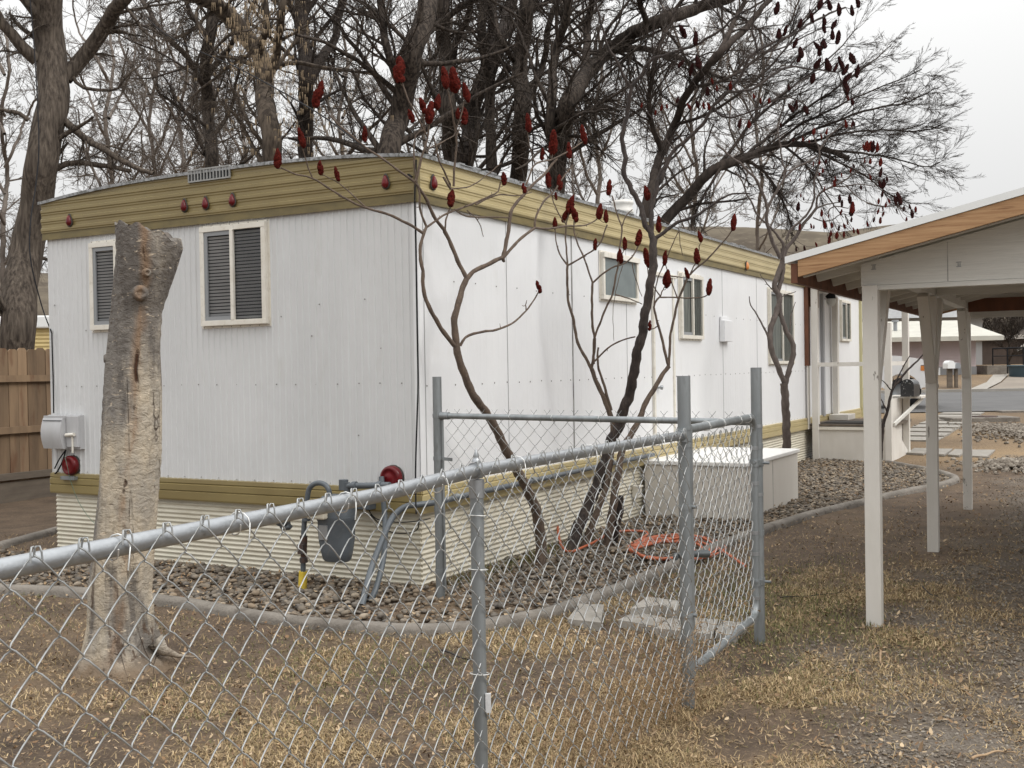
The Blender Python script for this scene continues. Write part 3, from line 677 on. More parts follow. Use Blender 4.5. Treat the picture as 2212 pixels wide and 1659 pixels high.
# back door outline, electrical cover, entry door
p, q = HF.hit(1410, 700, 1, 0), HF.hit(1450, 700, 1, 0); zt = HF.hit(1430, 598, 1, 0).z
g = Geo(); g.box((p.x, -.012, Z1+.0), (q.x, -.002, zt-.02)); dr = g.build('back_door', MT['white_side'], home)
g = Geo(); g.box((p.x-.04, -.03, Z1+.0), (p.x-.0, -.002, zt)); g.box((q.x, -.03, Z1), (q.x+.04, -.002, zt)); g.box((p.x-.04, -.034, zt), (q.x+.14, -.002, zt+.04)); g.build('door_frame', MT['cream_frame'], dr, .003)
g = Geo(); g.lathe((p.x+.09, -.012, 1.35), [(.012, 0), (.012, .03), (.024, .035), (.026, .055), (.0, .062)], 14, 0, (0, -1, 0)); g.build('handle', MT['galv'], dr)
p, q = HF.hit(1562, 700, 1, -.05), HF.hit(1579, 700, 1, -.05); zt, zb = HF.hit(1570, 684, 1, -.05).z, HF.hit(1570, 738, 1, -.05).z
g = Geo(); g.box((p.x, -.075, zb), (q.x, -.004, zt-.05)); g.box((p.x, -.03, zt-.05), (q.x, -.004, zt)); g.build('electrical_cover', MT['white_side'], home, .006)
p, q = HF.hit(1776, 760, 1, 0), HF.hit(1801, 760, 1, 0)
g = Geo(); g.box((p.x, -.018, .72), (q.x, -.002, 2.66)); dr = g.build('front_door', MT['white_side'], home)
g = Geo()
for x0, x1 in ((p.x-.11, p.x-.01), (q.x+.0, q.x+.1)): g.box((x0, -.05, .70), (x1, -.004, 2.68))
g.box((p.x-.11, -.052, 2.68), (q.x+.1, -.004, 2.76)); g.build('door_frame', mat('door_frame_grey', (.36, .36, .37), rough=.6), dr)
g = Geo(); g.box((p.x-.012, -.03, .72), (p.x+.01, -.019, 2.66)); g.build('door_gap', MT['black'], dr)
g = Geo(); g.lathe((q.x-.12, -.018, 1.62), [(.02, 0), (.028, .02), (.03, .05), (0, .06)], 14, 0, (0, -1, 0)); g.build('handle', MT['black'], dr)
# brown board beside the porch
p = HF.hit(1746, 700, 1, -.05); zt, zb = HF.hit(1746, 603, 1, -.05).z, HF.hit(1746, 790, 1, -.05).z
g = Geo(); g.box((p.x-.07, -.06, zb), (p.x+.07, -.004, zt)); g.build('brown_board', MT['brownwood'], home)
g = Geo(); g.box((p.x-.06, -.05, Z0), (p.x+.06, -.036, zb)); g.build('white_board', MT['whitepaint'], home)
# yellow end trim
g = Geo(); g.box((HL, -.05, Z0), (HL+.05, .0, Z3)); g.build('corner_trim', mat('pale_yellow', (.50, .46, .26), rough=.5), home)
# marker lamps (teardrop) and tail lamps
def teardrop(pos, nrm, m, sc=1.0):
    nrm = Vector(nrm); side = Vector((0, 0, 1)).cross(nrm).normalized(); g = Geo(); V = []; n = 20; rings = [(1, 0), (.96, .3), (.8, .62), (.5, .88), (0, 1)]
    for rr, h in rings:
        for k in range(n):
            f = 2*math.pi*k/n; cx = math.sin(f)*.03*(1-.35*math.cos(f)) if math.cos(f) > 0 else math.sin(f)*.03; cz = math.cos(f)*(.062 if math.cos(f) > 0 else .034)
            V.append(Vector(pos)+side*(cx*rr*sc)+Vector((0, 0, cz*rr*sc))+nrm*(h*.030*sc+.006))
    g.raw([tuple(v) for v in V], [(i*n+k, i*n+(k+1) % n, (i+1)*n+(k+1) % n, (i+1)*n+k) for i in range(4) for k in range(n)], 0, True)
    o = g.build('marker_lamp', m, home); g = Geo(); V = []
    for h, q in ((0, 1.22), (.008, 1.22), (.010, 1.08)):
        for k in range(n):
            f = 2*math.pi*k/n; cx = math.sin(f)*.03*(1-.35*math.cos(f)) if math.cos(f) > 0 else math.sin(f)*.03; cz = math.cos(f)*(.062 if math.cos(f) > 0 else .034)
            V.append(Vector(pos)+side*(cx*q*sc)+Vector((0, 0, cz*q*sc))+nrm*h)
    g.raw([tuple(v) for v in V], [(i*n+k, i*n+(k+1) % n, (i+1)*n+(k+1) % n, (i+1)*n+k) for i in range(2) for k in range(n)], 0, True)
    g.raw([tuple(v) for v in V[-n:]], [list(range(n))], 0)
    g.build('lamp_base', MT['screwdark'], o)
for u, v in ((151, 480), (399, 448), (445, 443), (503, 436), (834, 397)):
    q = HF.hit(u, v, 0, -.045); teardrop((q.x, q.y, q.z), (-1, 0, 0), MT['red'])
q = HF.hit(935, 399, 1, -.045); teardrop((q.x, q.y, q.z), (0, -1, 0), MT['red'], 1.05)
q = HF.hit(1612, 577, 1, -.045); teardrop((q.x, q.y, q.z), (0, -1, 0), MT['amber'], 1.15)
for u, v, sc, tilt in ((150, 1006, 1.0, .1), (843, 1032, 1.0, -.1)):
    q = HF.hit(u, v, 0, -.05); r = .088
    g = Geo(); g.lathe((-.004, q.y, q.z), [(r*.94, 0), (r, .02), (r, .045), (r*.94, .06), (r*.7, .072), (r*.66, .064), (r*.3, .078), (0, .08)], 28, 0, (-1, tilt*.2, .02)); tl_ = g.build('tail_lamp', MT['red'], home)
    g = Geo(); g.lathe((-.002, q.y, q.z), [(r*1.04, 0), (r*1.04, .016), (r*.98, .018)], 28, 0, (-1, 0, 0)); g.build('lamp_base', MT['screwdark'], tl_)

# utility box at the left corner
q0 = HF.hit(92, 935, 0, -.12); q1 = HF.hit(160, 935, 0, -.12); zt = HF.hit(125, 897, 0, -.12).z; zb = HF.hit(125, 971, 0, -.12).z
ub = thing('utility_box', 'light grey plastic electrical box on the left corner of the end wall', 'electrical box', HF.wld((-.006, (q0.y+q1.y)/2, zb)), ANG)
bw2 = abs(q0.y-q1.y)/2; bh = zt-zb
g = Geo(); g.box((-.05, -bw2, .0), (0, bw2, bh)); g.build('back_plate', MT['greyplastic'], ub, .004)
g = Geo(); V = []
for i in range(9):
    f = i/8; V += [(-.10-.035*math.sin(math.pi*(.05+.9*f)), -bw2*.25, bh*(.02+.9*f)), (-.10-.035*math.sin(math.pi*(.05+.9*f)), bw2, bh*(.02+.9*f))]
g.raw(V, [(2*i, 2*i+1, 2*i+3, 2*i+2) for i in range(8)], 0, True)
for e_ in (0, 1): g.raw([V[2*i+e_] for i in range(9)]+[(-.05, V[e_][1], bh*.92), (-.05, V[e_][1], bh*.02)], [list(range(11))], 0)
g.box((-.1, -bw2*.27, .9*bh), (-.05, bw2, .98*bh)); g.build('cover', MT['greyplastic'], ub)
g = Geo(); g.box((-.085, -bw2*.24, bh*.835), (-.121, bw2*.94, bh*.85)); g.build('slot', MT['black'], ub)
g = Geo(); g.box((-.075, -bw2, .02), (-.05, -bw2*.27, bh*.97)); g.build('side_cover', MT['greyplastic'], ub, .004)
g = Geo(); g.cyl((-.09, -bw2*.35, bh*.42), (-.09, -bw2*.85, bh*.44), .016, 12); g.cyl((-.082, -bw2*.7, -.03), (-.082, -bw2*.7, bh*.42), .009, 8); g.build('latch', MT['cream_frame'], ub)
def cable(name, pts, r, m, label, cat='cable', n=6, per=8, parent=None):
    g = Geo(); g.tube(catmull(pts, per), r, n); o = g.build(name, m, parent)
    if label: tag(o, label, cat)
    return o
hw = lambda u, v, off: HF.wld(HF.hit(u, v, 0, -off))
hs = lambda u, v, off: HF.wld(HF.hit(u, v, 1, -off))
cable('wall_cable', [hw(112, 720, .03), hw(113, 760, .02), hw(115, 830, .02), hw(116, 892, .05)], .006, MT['black'], 'black cable down the left corner into the grey utility box')
cable('overhead_cable', [at(60, -60, 12), at(75, 120, 11.6), at(84, 300, 11.2), at(78, 395, 11), at(66, 480, 10.7), at(66, 560, 10.5), at(90, 660, 10.3), hw(112, 720, .03)], .006, MT['black'], 'black cable drooping in front of the big left tree to the corner')
cable('wall_cable', [hw(142, 972, .05), hw(128, 992, .05), hw(118, 1012, .04)], .006, MT['black'], 'short black cable from the utility box to the left edge')
cable('wall_cable', [hw(142, 972, .06), hw(136, 995, .06), hw(124, 1018, .04), hw(119, 1023, .04)], .007, MT['black'], 'short thicker black cable from the utility box down to the band')
cable('wall_cable', [hs(899, 345, .05), hs(896, 430, .04), hs(898, 520, .02), hs(901, 700, .02), hs(903, 826, .02), hs(901, 900, .02), hs(898, 1000, .02), hs(898, 1075, .06), hs(899, 1110, .09)], .0065, MT['black'], 'black cable running full height down the near corner of the home')
cable('overhead_cable', [at(230, -80, 21), at(340, 60, 19), at(520, 150, 15.5), at(680, 240, 12), at(790, 320, 10), hs(890, 382, .06)], .008, MT['black'], 'dark service cable sagging through the trees to the roof corner')
cable('ground_wire', [hw(140, 985, .09), hw(146, 1010, .11), hw(153, 1040, .08), hw(168, 1080, .06), hw(190, 1115, .06), hw(215, 1140, .05)], .0025, mat('green_wire', (.10, .16, .12), rough=.5), 'thin green wire hanging from the left tail lamp', 'wire')
g = Geo(); q = HF.hit(150, 1033, 0, -.045); g.box((-.07, q.y-.09, q.z-.012), (-.03, q.y+.09, q.z+.018)); 
o = g.build('lamp_bracket', MT['galvold'], home)
# conduit along the side band and down at the corner
cd = thing('conduit', 'grey conduit bending from the ground up round the corner and along the side band', 'conduit', HF.wld((0, 0, 0)), ANG)
z_ = HF.hit(1060, 1062, 1, -.09).z
gx = HF.loc(ground(782, 1308)).x
path = [HF.hit(782, 1308, 0, gx), HF.hit(800, 1235, 0, gx*.75), HF.hit(826, 1165, 0, gx*.5), HF.hit(848, 1118, 0, gx*.3), HF.hit(875, 1095, 0, -.14), Vector((-.08, -.02, z_)), Vector((.1, -.09, z_+.004)), Vector((.6, -.08, z_+.01)), Vector((2.5, -.075, z_+.02)), Vector((4.35, -.075, z_+.03))]
g = Geo(); g.tube(catmull(path, 6), .0225, 10); g.build('pipe', MT['greypaint'], cd)
g = Geo()
for x in (.35, 1.6, 3.0): g.tube([(x-.03, -.08, z_+.008+.007*x), (x+.03, -.08, z_+.008+.007*x)], .027, 10)
g.build('coupling', MT['galvold'], cd)
cd2 = thing('conduit', 'grey pipe curving up from the stones to the junction box by the gas meter', 'conduit', HF.wld((0, 0, 0)), ANG)
gx = HF.loc(ground(800, 1300)).x
path = [HF.hit(800, 1300, 0, gx), HF.hit(815, 1262, 0, gx*.85), HF.hit(829, 1200, 0, gx*.6), HF.hit(832, 1130, 0, -.15), HF.hit(826, 1060, 0, -.12), HF.hit(824, 1030, 0, -.1)]
g = Geo(); g.tube(catmull(path, 6), .021, 10); g.build('pipe', MT['greypaint'], cd2)
q0, q1 = HF.hit(745, 1075, 0, -.06), HF.hit(808, 1100, 0, -.06)
g = Geo(); g.box((-.12, min(q0.y, q1.y), HF.hit(776, 1100, 0, -.1).z), (-.03, max(q0.y, q1.y), HF.hit(776, 1066, 0, -.1).z)); g.build('junction_box', MT['greypaint'], cd2, .006)
cable('wall_cable', [hw(790, 1090, .07), hw(812, 1120, .06), hw(860, 1128, .05), hw(905, 1125, .05), hs(930, 1120, .05)], .004, MT['black'], 'thin black cable along the top of the corner skirting')
cable('wall_cable', [hw(800, 1112, .05), hw(835, 1145, .06), hw(870, 1152, .06), hw(900, 1145, .05), hw(906, 1120, .05)], .004, MT['black'], 'thin black cable looping below the corner band')
# gas meter
q = HF.hit(730, 1290, 0, -.3)
gmx = -.44; GP = HF.wld((gmx, HF.hit(728, 1200, 0, gmx).y, 0)); gy0 = HF.hit(728, 1200, 0, gmx).y
gmt = thing('gas_meter', 'grey gas meter with pipe loop and yellow sleeve by the near corner', 'gas meter', GP, ANG)
gl = lambda u, v: (lambda h: (0, h.y-gy0, h.z))(HF.hit(u, v, 0, gmx))
c = gl(728, 1140)
hz = lambda v: gl(728, v)[2]
def body(prof, name, m, sy=1.0, sx=.62):
    V = []; n = 28
    for z, r in prof:
        for k in range(n):
            f = 2*math.pi*k/n; cs, sn = math.cos(f), math.sin(f)
            V.append((math.copysign(abs(cs)**.6, cs)*r*sx, math.copysign(abs(sn)**.6, sn)*r*sy, z))
    g = Geo(); g.raw(V, [(i*n+k, i*n+(k+1) % n, (i+1)*n+(k+1) % n, (i+1)*n+k) for i in range(len(prof)-1) for k in range(n)], 0, True)
    g.raw(V[:n][::-1], [list(range(n))]); g.raw(V[-n:], [list(range(n))]); return g.build(name, m, gmt)
body([(hz(1212), .088), (hz(1207), .104), (hz(1190), .118), (hz(1165), .132), (hz(1125), .138), (hz(1122), .145), (hz(1115), .146)], 'lower_case', MT['greypaint'])
body([(hz(1115), .140), (hz(1095), .139), (hz(1082), .128), (hz(1072), .10), (hz(1068), .05)], 'upper_case', MT['greypaint'])
g = Geo(); a, b = gl(688, 1116), gl(724, 1078); g.box((-.14, a[1]-.002, a[2]), (-.08, b[1], b[2])); ix = g.build('index_cover', MT['beige'], gmt, .012)
g = Geo(); a, b = gl(706, 1162), gl(724, 1132); g.box((-.0895, a[1], a[2]), (-.083, b[1], b[2])); g.build('meter_plate', MT['galv'], gmt)
g = Geo()   # riser, loop and outlet
xr = 0
path = [gl(655, 1300), gl(655, 1210), gl(656, 1150), gl(660, 1100), gl(664, 1075), gl(668, 1056), gl(680, 1045), gl(695, 1044), gl(707, 1052), gl(712, 1068), gl(713, 1085)]
g.tube(catmull(path, 6), .019, 12); g.build('riser_pipe', MT['greypaint'], gmt)
g = Geo(); g.cyl(gl(750, 1075), gl(750, 1042), .022, 12); g.cyl(gl(740, 1050), gl(842, 1048), .022, 12); g.cyl(gl(742, 1058), gl(742, 1036), .034, 12); g.cyl(gl(762, 1049), gl(770, 1049), .03, 12); g.cyl(gl(815, 1049), gl(824, 1049), .03, 12); g.build('outlet_pipe', MT['greypaint'], gmt)
g = Geo(); g.cyl(gl(662, 1125), gl(662, 1098), .031, 12); g.cyl(gl(650, 1112), gl(622, 1115), .02, 12)
c = gl(618, 1128); g.lathe((0, c[1], c[2]-.02), [(.03, -.035), (.045, -.02), (.05, -.01), (.035, 0), (.03, .03), (.015, .05), (0, .055)], 20); g.lathe((-.03, c[1], c[2]+.03), [(0, .05), (.05, .045), (.055, .02), (.055, 0), (.05, -.02), (0, -.03)], 20, 0, (-1, 0, 0)); g.build('regulator', MT['greypaint'], gmt)
g = Geo(); g.cyl(gl(656, 1203), gl(656, 1158), .022, 10, r2=.028); g.cyl(gl(656, 1215), gl(656, 1205), .03, 8); g.box(tuple(Vector(gl(650, 1195))+Vector((-.04, 0, 0))), tuple(Vector(gl(662, 1175))+Vector((-.015, 0, 0)))); g.build('shutoff_valve', MT['rust'], gmt, .002)
g = Geo(); a = gl(653, 1284); g.cyl((0, a[1], -.02), (0, gl(655, 1234)[1], gl(655, 1234)[2]), .031, 16); g.build('yellow_sleeve', MT['yellow'], gmt)
# white box against the side wall
bxo = thing('storage_box', 'low beige white utility box with flat lid against the side wall', 'box', HF.wld((4.2, -.03, .0)), ANG)
g = Geo(); g.box((0, -1.1, -.05), (2.03, 0, .545)); g.build('box_body', MT['boxpaint'], bxo, .01)
g = Geo(); g.box((-.02, -1.12, .548), (2.05, .0, .592)); g.build('lid', MT['boxtop'], bxo, .008)
g = Geo(); g.box((.97, -1.103, .0), (.974, -1.1, .54)); g.build('panel_joint', MT['seam'], bxo)
# little white outlet with pipe in the skirting
q = HF.hit(1381, 1062, 1, -.05); g = Geo(); g.box((q.x-.05, -.06, q.z-.06), (q.x+.05, 0.01, q.z+.06)); g.box((q.x-.055, -.075, q.z+.045), (q.x+.055, .01, q.z+.065)); g.build('skirting_vent', MT['cream_frame'], home, .004)

# ------------------------------------------------------------------ chain-link fencing
def chain(o, dvec, nvec, L0, z0, z1, p=.107, r=.0020, top='hook', sag=0):
    d = np.array(dvec, float); nv = np.array(nvec, float); o = np.array(o, float); h = p/2
    nw = int(L0/h); rows = int(round((z1-z0)/h)); g = Geo(); W = []
    loc_r = np.random.default_rng(int(L0*1000))
    for i in range(nw):
        pts = []
        for q in range(rows+1):
            k = rows-q
            odd = (k+i) % 2           # at column i for even, column i+1 for odd
            x = (i+odd)*h; ext = (1 if odd else -1)*r*.8; z = z1-(q)*h
            sgn = 1 if odd else -1
            pts.append((x+ext, z, 0))
            if q < rows:
                x2 = (i+1-odd)*h
                for f in (.12, .5, .88): pts.append((x+(x2-x)*f, z-h*f, sgn*.0075*(1 if f == .5 else .8)))
        P = np.array(pts); P[:, 0] += .0035*np.sin(P[:, 1]*7+i*.5)+.002*loc_r.normal(); P[:, 1] += .002*loc_r.normal()
        bow = .006*np.sin(P[:, 0]*2.1+1)*np.sin((P[:, 1]-z0)/(z1-z0)*3.1)
        P[:, 1] -= sag*max(0, i*h-1.9)+(sag*1.9 if i*h > 1.9 else 0)*min(1, max(0, i*h-1.9)/.3)
        W.append(o[None]+P[:, :1]*d+np.array([0, 0, 1.])*P[:, 1:2]+(P[:, 2:3]+bow[:, None])*nv)
    V, F = tubes(np.array(W), np.full((len(W), W[0].shape[0]), r), 5); g.raw(V, F, 0, True)
    H = []
    for i in range(nw):           # knuckles: each end is bent up and folded over
        odd = (rows+i) % 2; x = (i+odd)*h; s_ = 1 if odd else -1; j = .003*loc_r.normal()
        if top == 'hook': q = [(x, z1-.002, 0), (x-s_*.002+j, z1+.011, .001), (x+s_*.002+j, z1+.018, .003), (x+s_*.008+j, z1+.018, .005), (x+s_*.012, z1+.006, .007), (x+s_*.013, z1-.010, .008)]
        else: q = [(x, z1-.002, 0), (x-s_*.008, z1+.006, .001), (x-s_*.014, z1+.012, 0), (x-s_*.018, z1+.017, 0), (x-s_*.021, z1+.021, 0), (x-s_*.024, z1+.024, 0)]
        q = np.array(q); q[:, 1] -= sag*max(0, i*h-1.9)+(sag*1.9 if i*h > 1.9 else 0)*min(1, max(0, i*h-1.9)/.3); H.append(o[None]+q[:, :1]*d+np.array([0, 0, 1.])*q[:, 1:2]+q[:, 2:3]*nv)
    V, F = tubes(np.array(H), np.full((len(H), 6), r), 5); g.raw(V, F, 0, True)
    return g
P2 = ground(1487, 1527); P3 = ground(1641, 1383); P4 = ground(952, 1292)
P2.z = P3.z = P4.z = 0
d2 = Vector((math.cos(ANG), math.sin(ANG), 0)); n2 = Vector((math.sin(ANG), -math.cos(ANG), 0))
d2g = (P3-P2).normalized(); n2g = Vector((d2g.y, -d2g.x, 0)); LG = (P3-P2).length
# near fence runs from the latch post towards and past the camera's left
fd = -(P2-Vector((at(1050, 1000, 3.55).x, 3.55, 0))).normalized(); fn_ = Vector((-fd.y, fd.x, 0))   # to the camera's side
if fn_.x < 0: fn_ = -fn_
kp = 1.87; near_post = P2+fd*kp
fence = thing('chain_link_fence', 'galvanised chain link fence crossing the foreground from lower left to the latch post', 'chain link fence', P2, 0)
def relp(p, base): return Vector(p)-base
def rpost(name, base, org, r, h, parent, m, cap=False, z0=-.05):
    g = Geo(); b = Vector(base)-org; g.cyl((b.x, b.y, z0), (b.x, b.y, h), r, 20)
    o = g.build(name, m, parent)
    return o
pz_top = 1.535
rpost('latch_post', P2, P2, .031, pz_top, fence, MT['galvold'])
rl = 4.6
zr0 = 1.262
def rz_(k): return zr0-.009*k if k > 1.9 else zr0
g = Geo(); pts = [Vector((0, 0, zr0))+fd*.03, fd*1.87+Vector((0, 0, rz_(1.87)))]+[fd*k+Vector((0, 0, rz_(k)+.0)) for k in (2.4, 3, 3.6, rl)]
g.tube(pts, .0208, 20); g.build('top_rail', MT['galv'], fence)
for k in (kp, kp+2.9):
    b = fd*k
    if k < 4: rpost('line_post', P2+b, P2, .0215, rz_(k)-.045, fence, MT['galvold'])
    else: rpost('line_post', P2+b, P2, .0215, rz_(k)-.045, fence, MT['galvold'])
    g = Geo(); z = rz_(k); b3 = Vector((b.x, b.y, z))
    g.cyl(b3-Vector((0, 0, .085)), b3-Vector((0, 0, .028)), .0245, 16); g.tube([b3-fd*.018, b3+fd*.018], .0265, 20)
    g.lathe(b3, [(.014, .028), (.012, .036), (.008, .04), (.010, .045), (.004, .06), (0, .072)], 12); g.build('loop_cap', MT['galv'], fence)
org = fd*.03+fn_*.026
g = chain((org.x, org.y, 0), fd, fn_, rl, .035, zr0+.017, sag=.009); g.build('wire_mesh', MT['wire'], fence)
for k in (.35, 1.05, 1.62, 2.1, 2.55, 2.95, 3.3):       # tie wires round rail and mesh
    g = Geo(); c = fd*k; z = rz_(k); pts = []
    for q in range(13):
        f = q/12*2*math.pi; pts.append(c+fd*(.03*(q/12-.5))+fn_*(math.cos(f)*.027+.004)+Vector((0, 0, z+math.sin(f)*.026)))
    g.tube(pts, .0017, 5); g.tube([pts[0], pts[0]+fn_*.008+Vector((0, 0, -.02))+fd*.01, pts[0]+fn_*.006+Vector((0, 0, -.045))+fd*.012], .0017, 5); g.build('tie_wire', MT['tie'], fence)
for z in (.25, .62, .95, 1.12):
    g = Geo(); c = fd*kp; pts = [c+fn_*(math.cos(f)*.031)+fd*(math.sin(f)*.031)+Vector((0, 0, z+.004*math.sin(f))) for f in np.linspace(0, 6.28, 13)]; g.tube(pts, .0017, 5); g.build('tie_wire', MT['tie'], fence)
for z, h in ((1.235, .022), (1.205, .02), (1.285, .014), (.92, .018), (.42, .012)):
    g = Geo(); g.tube([Vector((0, 0, z)), Vector((0, 0, z+h))], .034, 20)
    if z in (.92, .42): g.cyl(fn_*.03+Vector((0, 0, z+.01)), fn_*.05+Vector((0, 0, z+.01)), .008, 8)
    g.build('tension_band', MT['galvold'], fence)
g = Geo(); g.box((fd.x*.03-.02, fd.y*.03-.02, zr0-.03), (fd.x*.03+.02, fd.y*.03+.02, zr0+.03)); g.cyl(fd*.03+Vector((0, 0, zr0)), fd*.075+Vector((0, 0, zr0)), .026, 16)
g.build('rail_end_cup', MT['galvold'], fence)
g = Geo(); c = fd*kp; g.box(tuple(c+fn_*.026+Vector((-.006, -.006, .50))), tuple(c+fn_*.030+Vector((.008, .008, .56)))); g.build('price_tag', mat('paper_tag', (.6, .6, .6), (.5, .5, .5), 60, rough=.7), fence)
# gate
gate = thing('chain_link_gate', 'closed chain link gate with rounded tube frame between the two tall posts', 'gate', P2, 0)
def gp(k, z, n=0): return d2g*k+n2g*n+Vector((0, 0, z))
k0, k1, gzb, gzt, rc = -.075+.02, LG-.07, .155, 1.285, .085
k0 = .055
pts = [gp(k0, gzt-.0)]
pth = [gp(k0+.0, gzt), gp(k1-rc, gzt)]+[gp(k1-rc+rc*math.sin(a), gzt-rc+rc*math.cos(a)) for a in np.linspace(.15, 1.42, 7)]+[gp(k1, gzt-rc), gp(k1, gzb+rc)]+[gp(k1-rc+rc*math.cos(a), gzb+rc-rc*math.sin(a)) for a in np.linspace(.15, 1.42, 7)]+[gp(k1-rc, gzb), gp(k0, gzb), ]
g = Geo(); g.tube(pth, .0208, 14); g.cyl(gp(k0, gzb-.02), gp(k0, gzt+.02), .0208, 14); g.build('gate_frame', MT['galvold'], gate)
g = chain(tuple(gp(k0+.02, 0, -.004)), d2g, n2g, k1-k0-.03, gzb+.0, gzt-.055); g.build('wire_mesh', MT['wire'], gate)
for k, zz in [(k, z) for k in (.35, .62, .95, 1.15) for z in (gzt, gzb)]:
    g = Geo(); pts = [gp(k+.02*(q/10-.5), zz+math.sin(q/10*6.28)*.025, math.cos(q/10*6.28)*.025) for q in range(11)]; g.tube(pts, .0017, 5); g.build('tie_wire', MT['tie'], gate)
for z in (1.02, .34):
    g = Geo(); g.tube([gp(LG, z-.02), gp(LG, z+.02)], .036, 18); g.tube([gp(k1, z-.015), gp(k1, z+.025)], .026, 14); g.beam(gp(k1+.0, z+.005, .024), gp(LG, z, .03), .012, .03); g.cyl(gp(LG, z, .02), gp(LG+.0, z, .07), .008, 8); g.cyl(gp(k1-.04, z+.012, .01), gp(k1+.06, z+.012, .02), .009, 8); g.build('hinge', MT['galvold'], gate)
for z in (1.1, .9, .62, .5, .25): g = Geo(); g.tube([gp(k1, z), gp(k1, z+.02)], .0235, 12); g.build('tension_band', MT['galv'], gate)
for z in (.83, 1.22): g = Geo(); g.cyl(gp(LG, z), gp(LG, z+.02), .034, 16); g.build('post_band', MT['galv'], gate)
g = Geo(); g.tube([gp(k0-.12, .70, -.03), gp(k0-.05, .70, -.05), gp(k0+.02, .69, -.045), gp(k0+.1, .685, -.02), gp(k0+.19, .675, .03)], [.012, .014, .014, .016, .02], 8); g.build('gate_latch', mat('latch_dark', (.10, .11, .115), rough=.5, metal=.6), gate)
g = Geo(); g.beam(gp(LG-.01, .94, .034), gp(LG-.01, .985, .034), .02, .003); g.build('price_tag', bpy.data.materials['paper_tag'], gate)
# hinge post and back fence
back = thing('chain_link_fence', 'low chain link fence behind the gate in front of the sumac stems', 'chain link fence', P3, 0)
rpost('gate_post', P3, P3, .0315, 1.565, back, MT['galvold'])
rpost('end_post', P4, P3, .0315, 1.535, back, MT['galvold'])
bd = (P3-P4).normalized(); bn = Vector((bd.y, -bd.x, 0)); LB = (P3-P4).length; o4 = P4-P3
def bp(k, z, n=0): return o4+bd*k+bn*n+Vector((0, 0, z))
zb = CAMZ-(898-799.6)/2400*P4.y; zbe = CAMZ-(912-789)/2400*(P3.y+.05)
g = Geo(); g.tube([bp(.04, zb), bp(LB*.5, (zb+zbe)/2), bp(LB-.03, zbe)], .0195, 14); g.build('top_rail', MT['galvold'], back)
g = chain(tuple(bp(.05, 0, .0)-bn*.021), bd, -bn, LB-.09, .05, zb+.022, .105, .0017, 'twist'); g.build('wire_mesh', MT['wire'], back)
g = Geo(); g.box(tuple(bp(.045, .06)-Vector((.006, .003, 0))), tuple(bp(.045, zb)+Vector((.006, .003, 0)))); g.build('tension_bar', MT['galvold'], back)
for z in (zb, .97, .62, .19):
    g = Geo(); g.tube([bp(0, z-.014), bp(0, z+.014)], .035, 16)
    if z == .97: g.beam(bp(.02, .97), bp(.12, .965), .012, .022)
    g.build('tension_band', MT['galvold'], back)
for z in (1.12, .62): g = Geo(); g.tube([bp(LB, z-.02), bp(LB, z+.012)], .035, 16); g.build('tension_band', MT['galvold'], back)
g = Geo(); g.cyl(bp(.03, zb), bp(.10, zb), .026, 12); g.build('rail_end_cup', MT['galvold'], back)
for k in (.62, .95, 1.3, 1.7): g = Geo(); pts = [bp(k+.01*(q/10-.5), zb+(zbe-zb)*k/LB+math.sin(q/10*6.28)*.024, math.cos(q/10*6.28)*.024) for q in range(11)]; g.tube(pts, .0015, 5); g.build('tie_wire', MT['tie'], back)

# ------------------------------------------------------------------ weathered stump
SY = 6.0
left = [(475,249),(545,252),(608,246),(692,238),(796,228),(921,221),(1048,214),(1146,204),(1281,190),(1350,188),(1400,178),(1438,160),(1452,148)]
right = [(475,385),(537,391),(587,376),(671,347),(754,342),(838,345),(988,343),(1118,334),(1211,327),(1281,322),(1351,328),(1403,346),(1438,372),(1452,380)]
n = 96; rings = 150; V = []
c0 = at(255, 1440, SY)
for i in range(rings+1):
    v = 468+(1452-468)*i/rings
    ul = np.interp(v, [a for a, b in left], [b for a, b in left]); ur = np.interp(v, [a for a, b in right], [b for a, b in right])
    A_, B_ = at(ul, v, SY), at(ur, v, SY); cx = (A_.x+B_.x)/2; r = (B_.x-A_.x)/2; z = (A_.z+B_.z)/2
    for k in range(n):
        f = 2*math.pi*k/n; x_, y_ = math.cos(f), math.sin(f)
        rr = r*(1+.018*math.sin(3*f+z*2)+.012*math.sin(7*f+z*5)+.006*math.sin(17*f+z*1.3))
        rr *= 1+.012*math.sin(11*f+math.sin(z*3))
        if z < .4: rr *= 1+.06*(1-z/.4)*math.sin(5*f+.9)+.03*math.sin(13*f+z*4)*(1-z/.4)+.015*math.sin(29*f)*(1-z/.4)
        rr += .004*math.sin(z*90+3*math.sin(f*5))*max(0, math.sin(f*3+z*7))*.6
        zt_ = z
        px = cx+x_*rr; py = SY+.02+y_*rr*.95
        # cut top: slopes down to the right with a broken rim
        ztop = 2.405-.10*max(0, (px-cx+.17)/.34)**2.2-.03*abs(math.sin(f*4.3))*.6-.02*math.sin(f*9)
        V.append((px-c0.x, py-SY, min(z, ztop)))
F = [(i*n+k, i*n+(k+1) % n, (i+1)*n+(k+1) % n, (i+1)*n+k) for i in range(rings) for k in range(n)]
g = Geo(); g.raw(V, np.array(F)[:, ::-1], 0, True)
topc = np.mean(np.array(V[:n]), 0); topc[2] -= .035; V2 = V[:n]+[tuple(topc)]
g.raw(V2, [(k, (k+1) % n, n) for k in range(n)], 0)
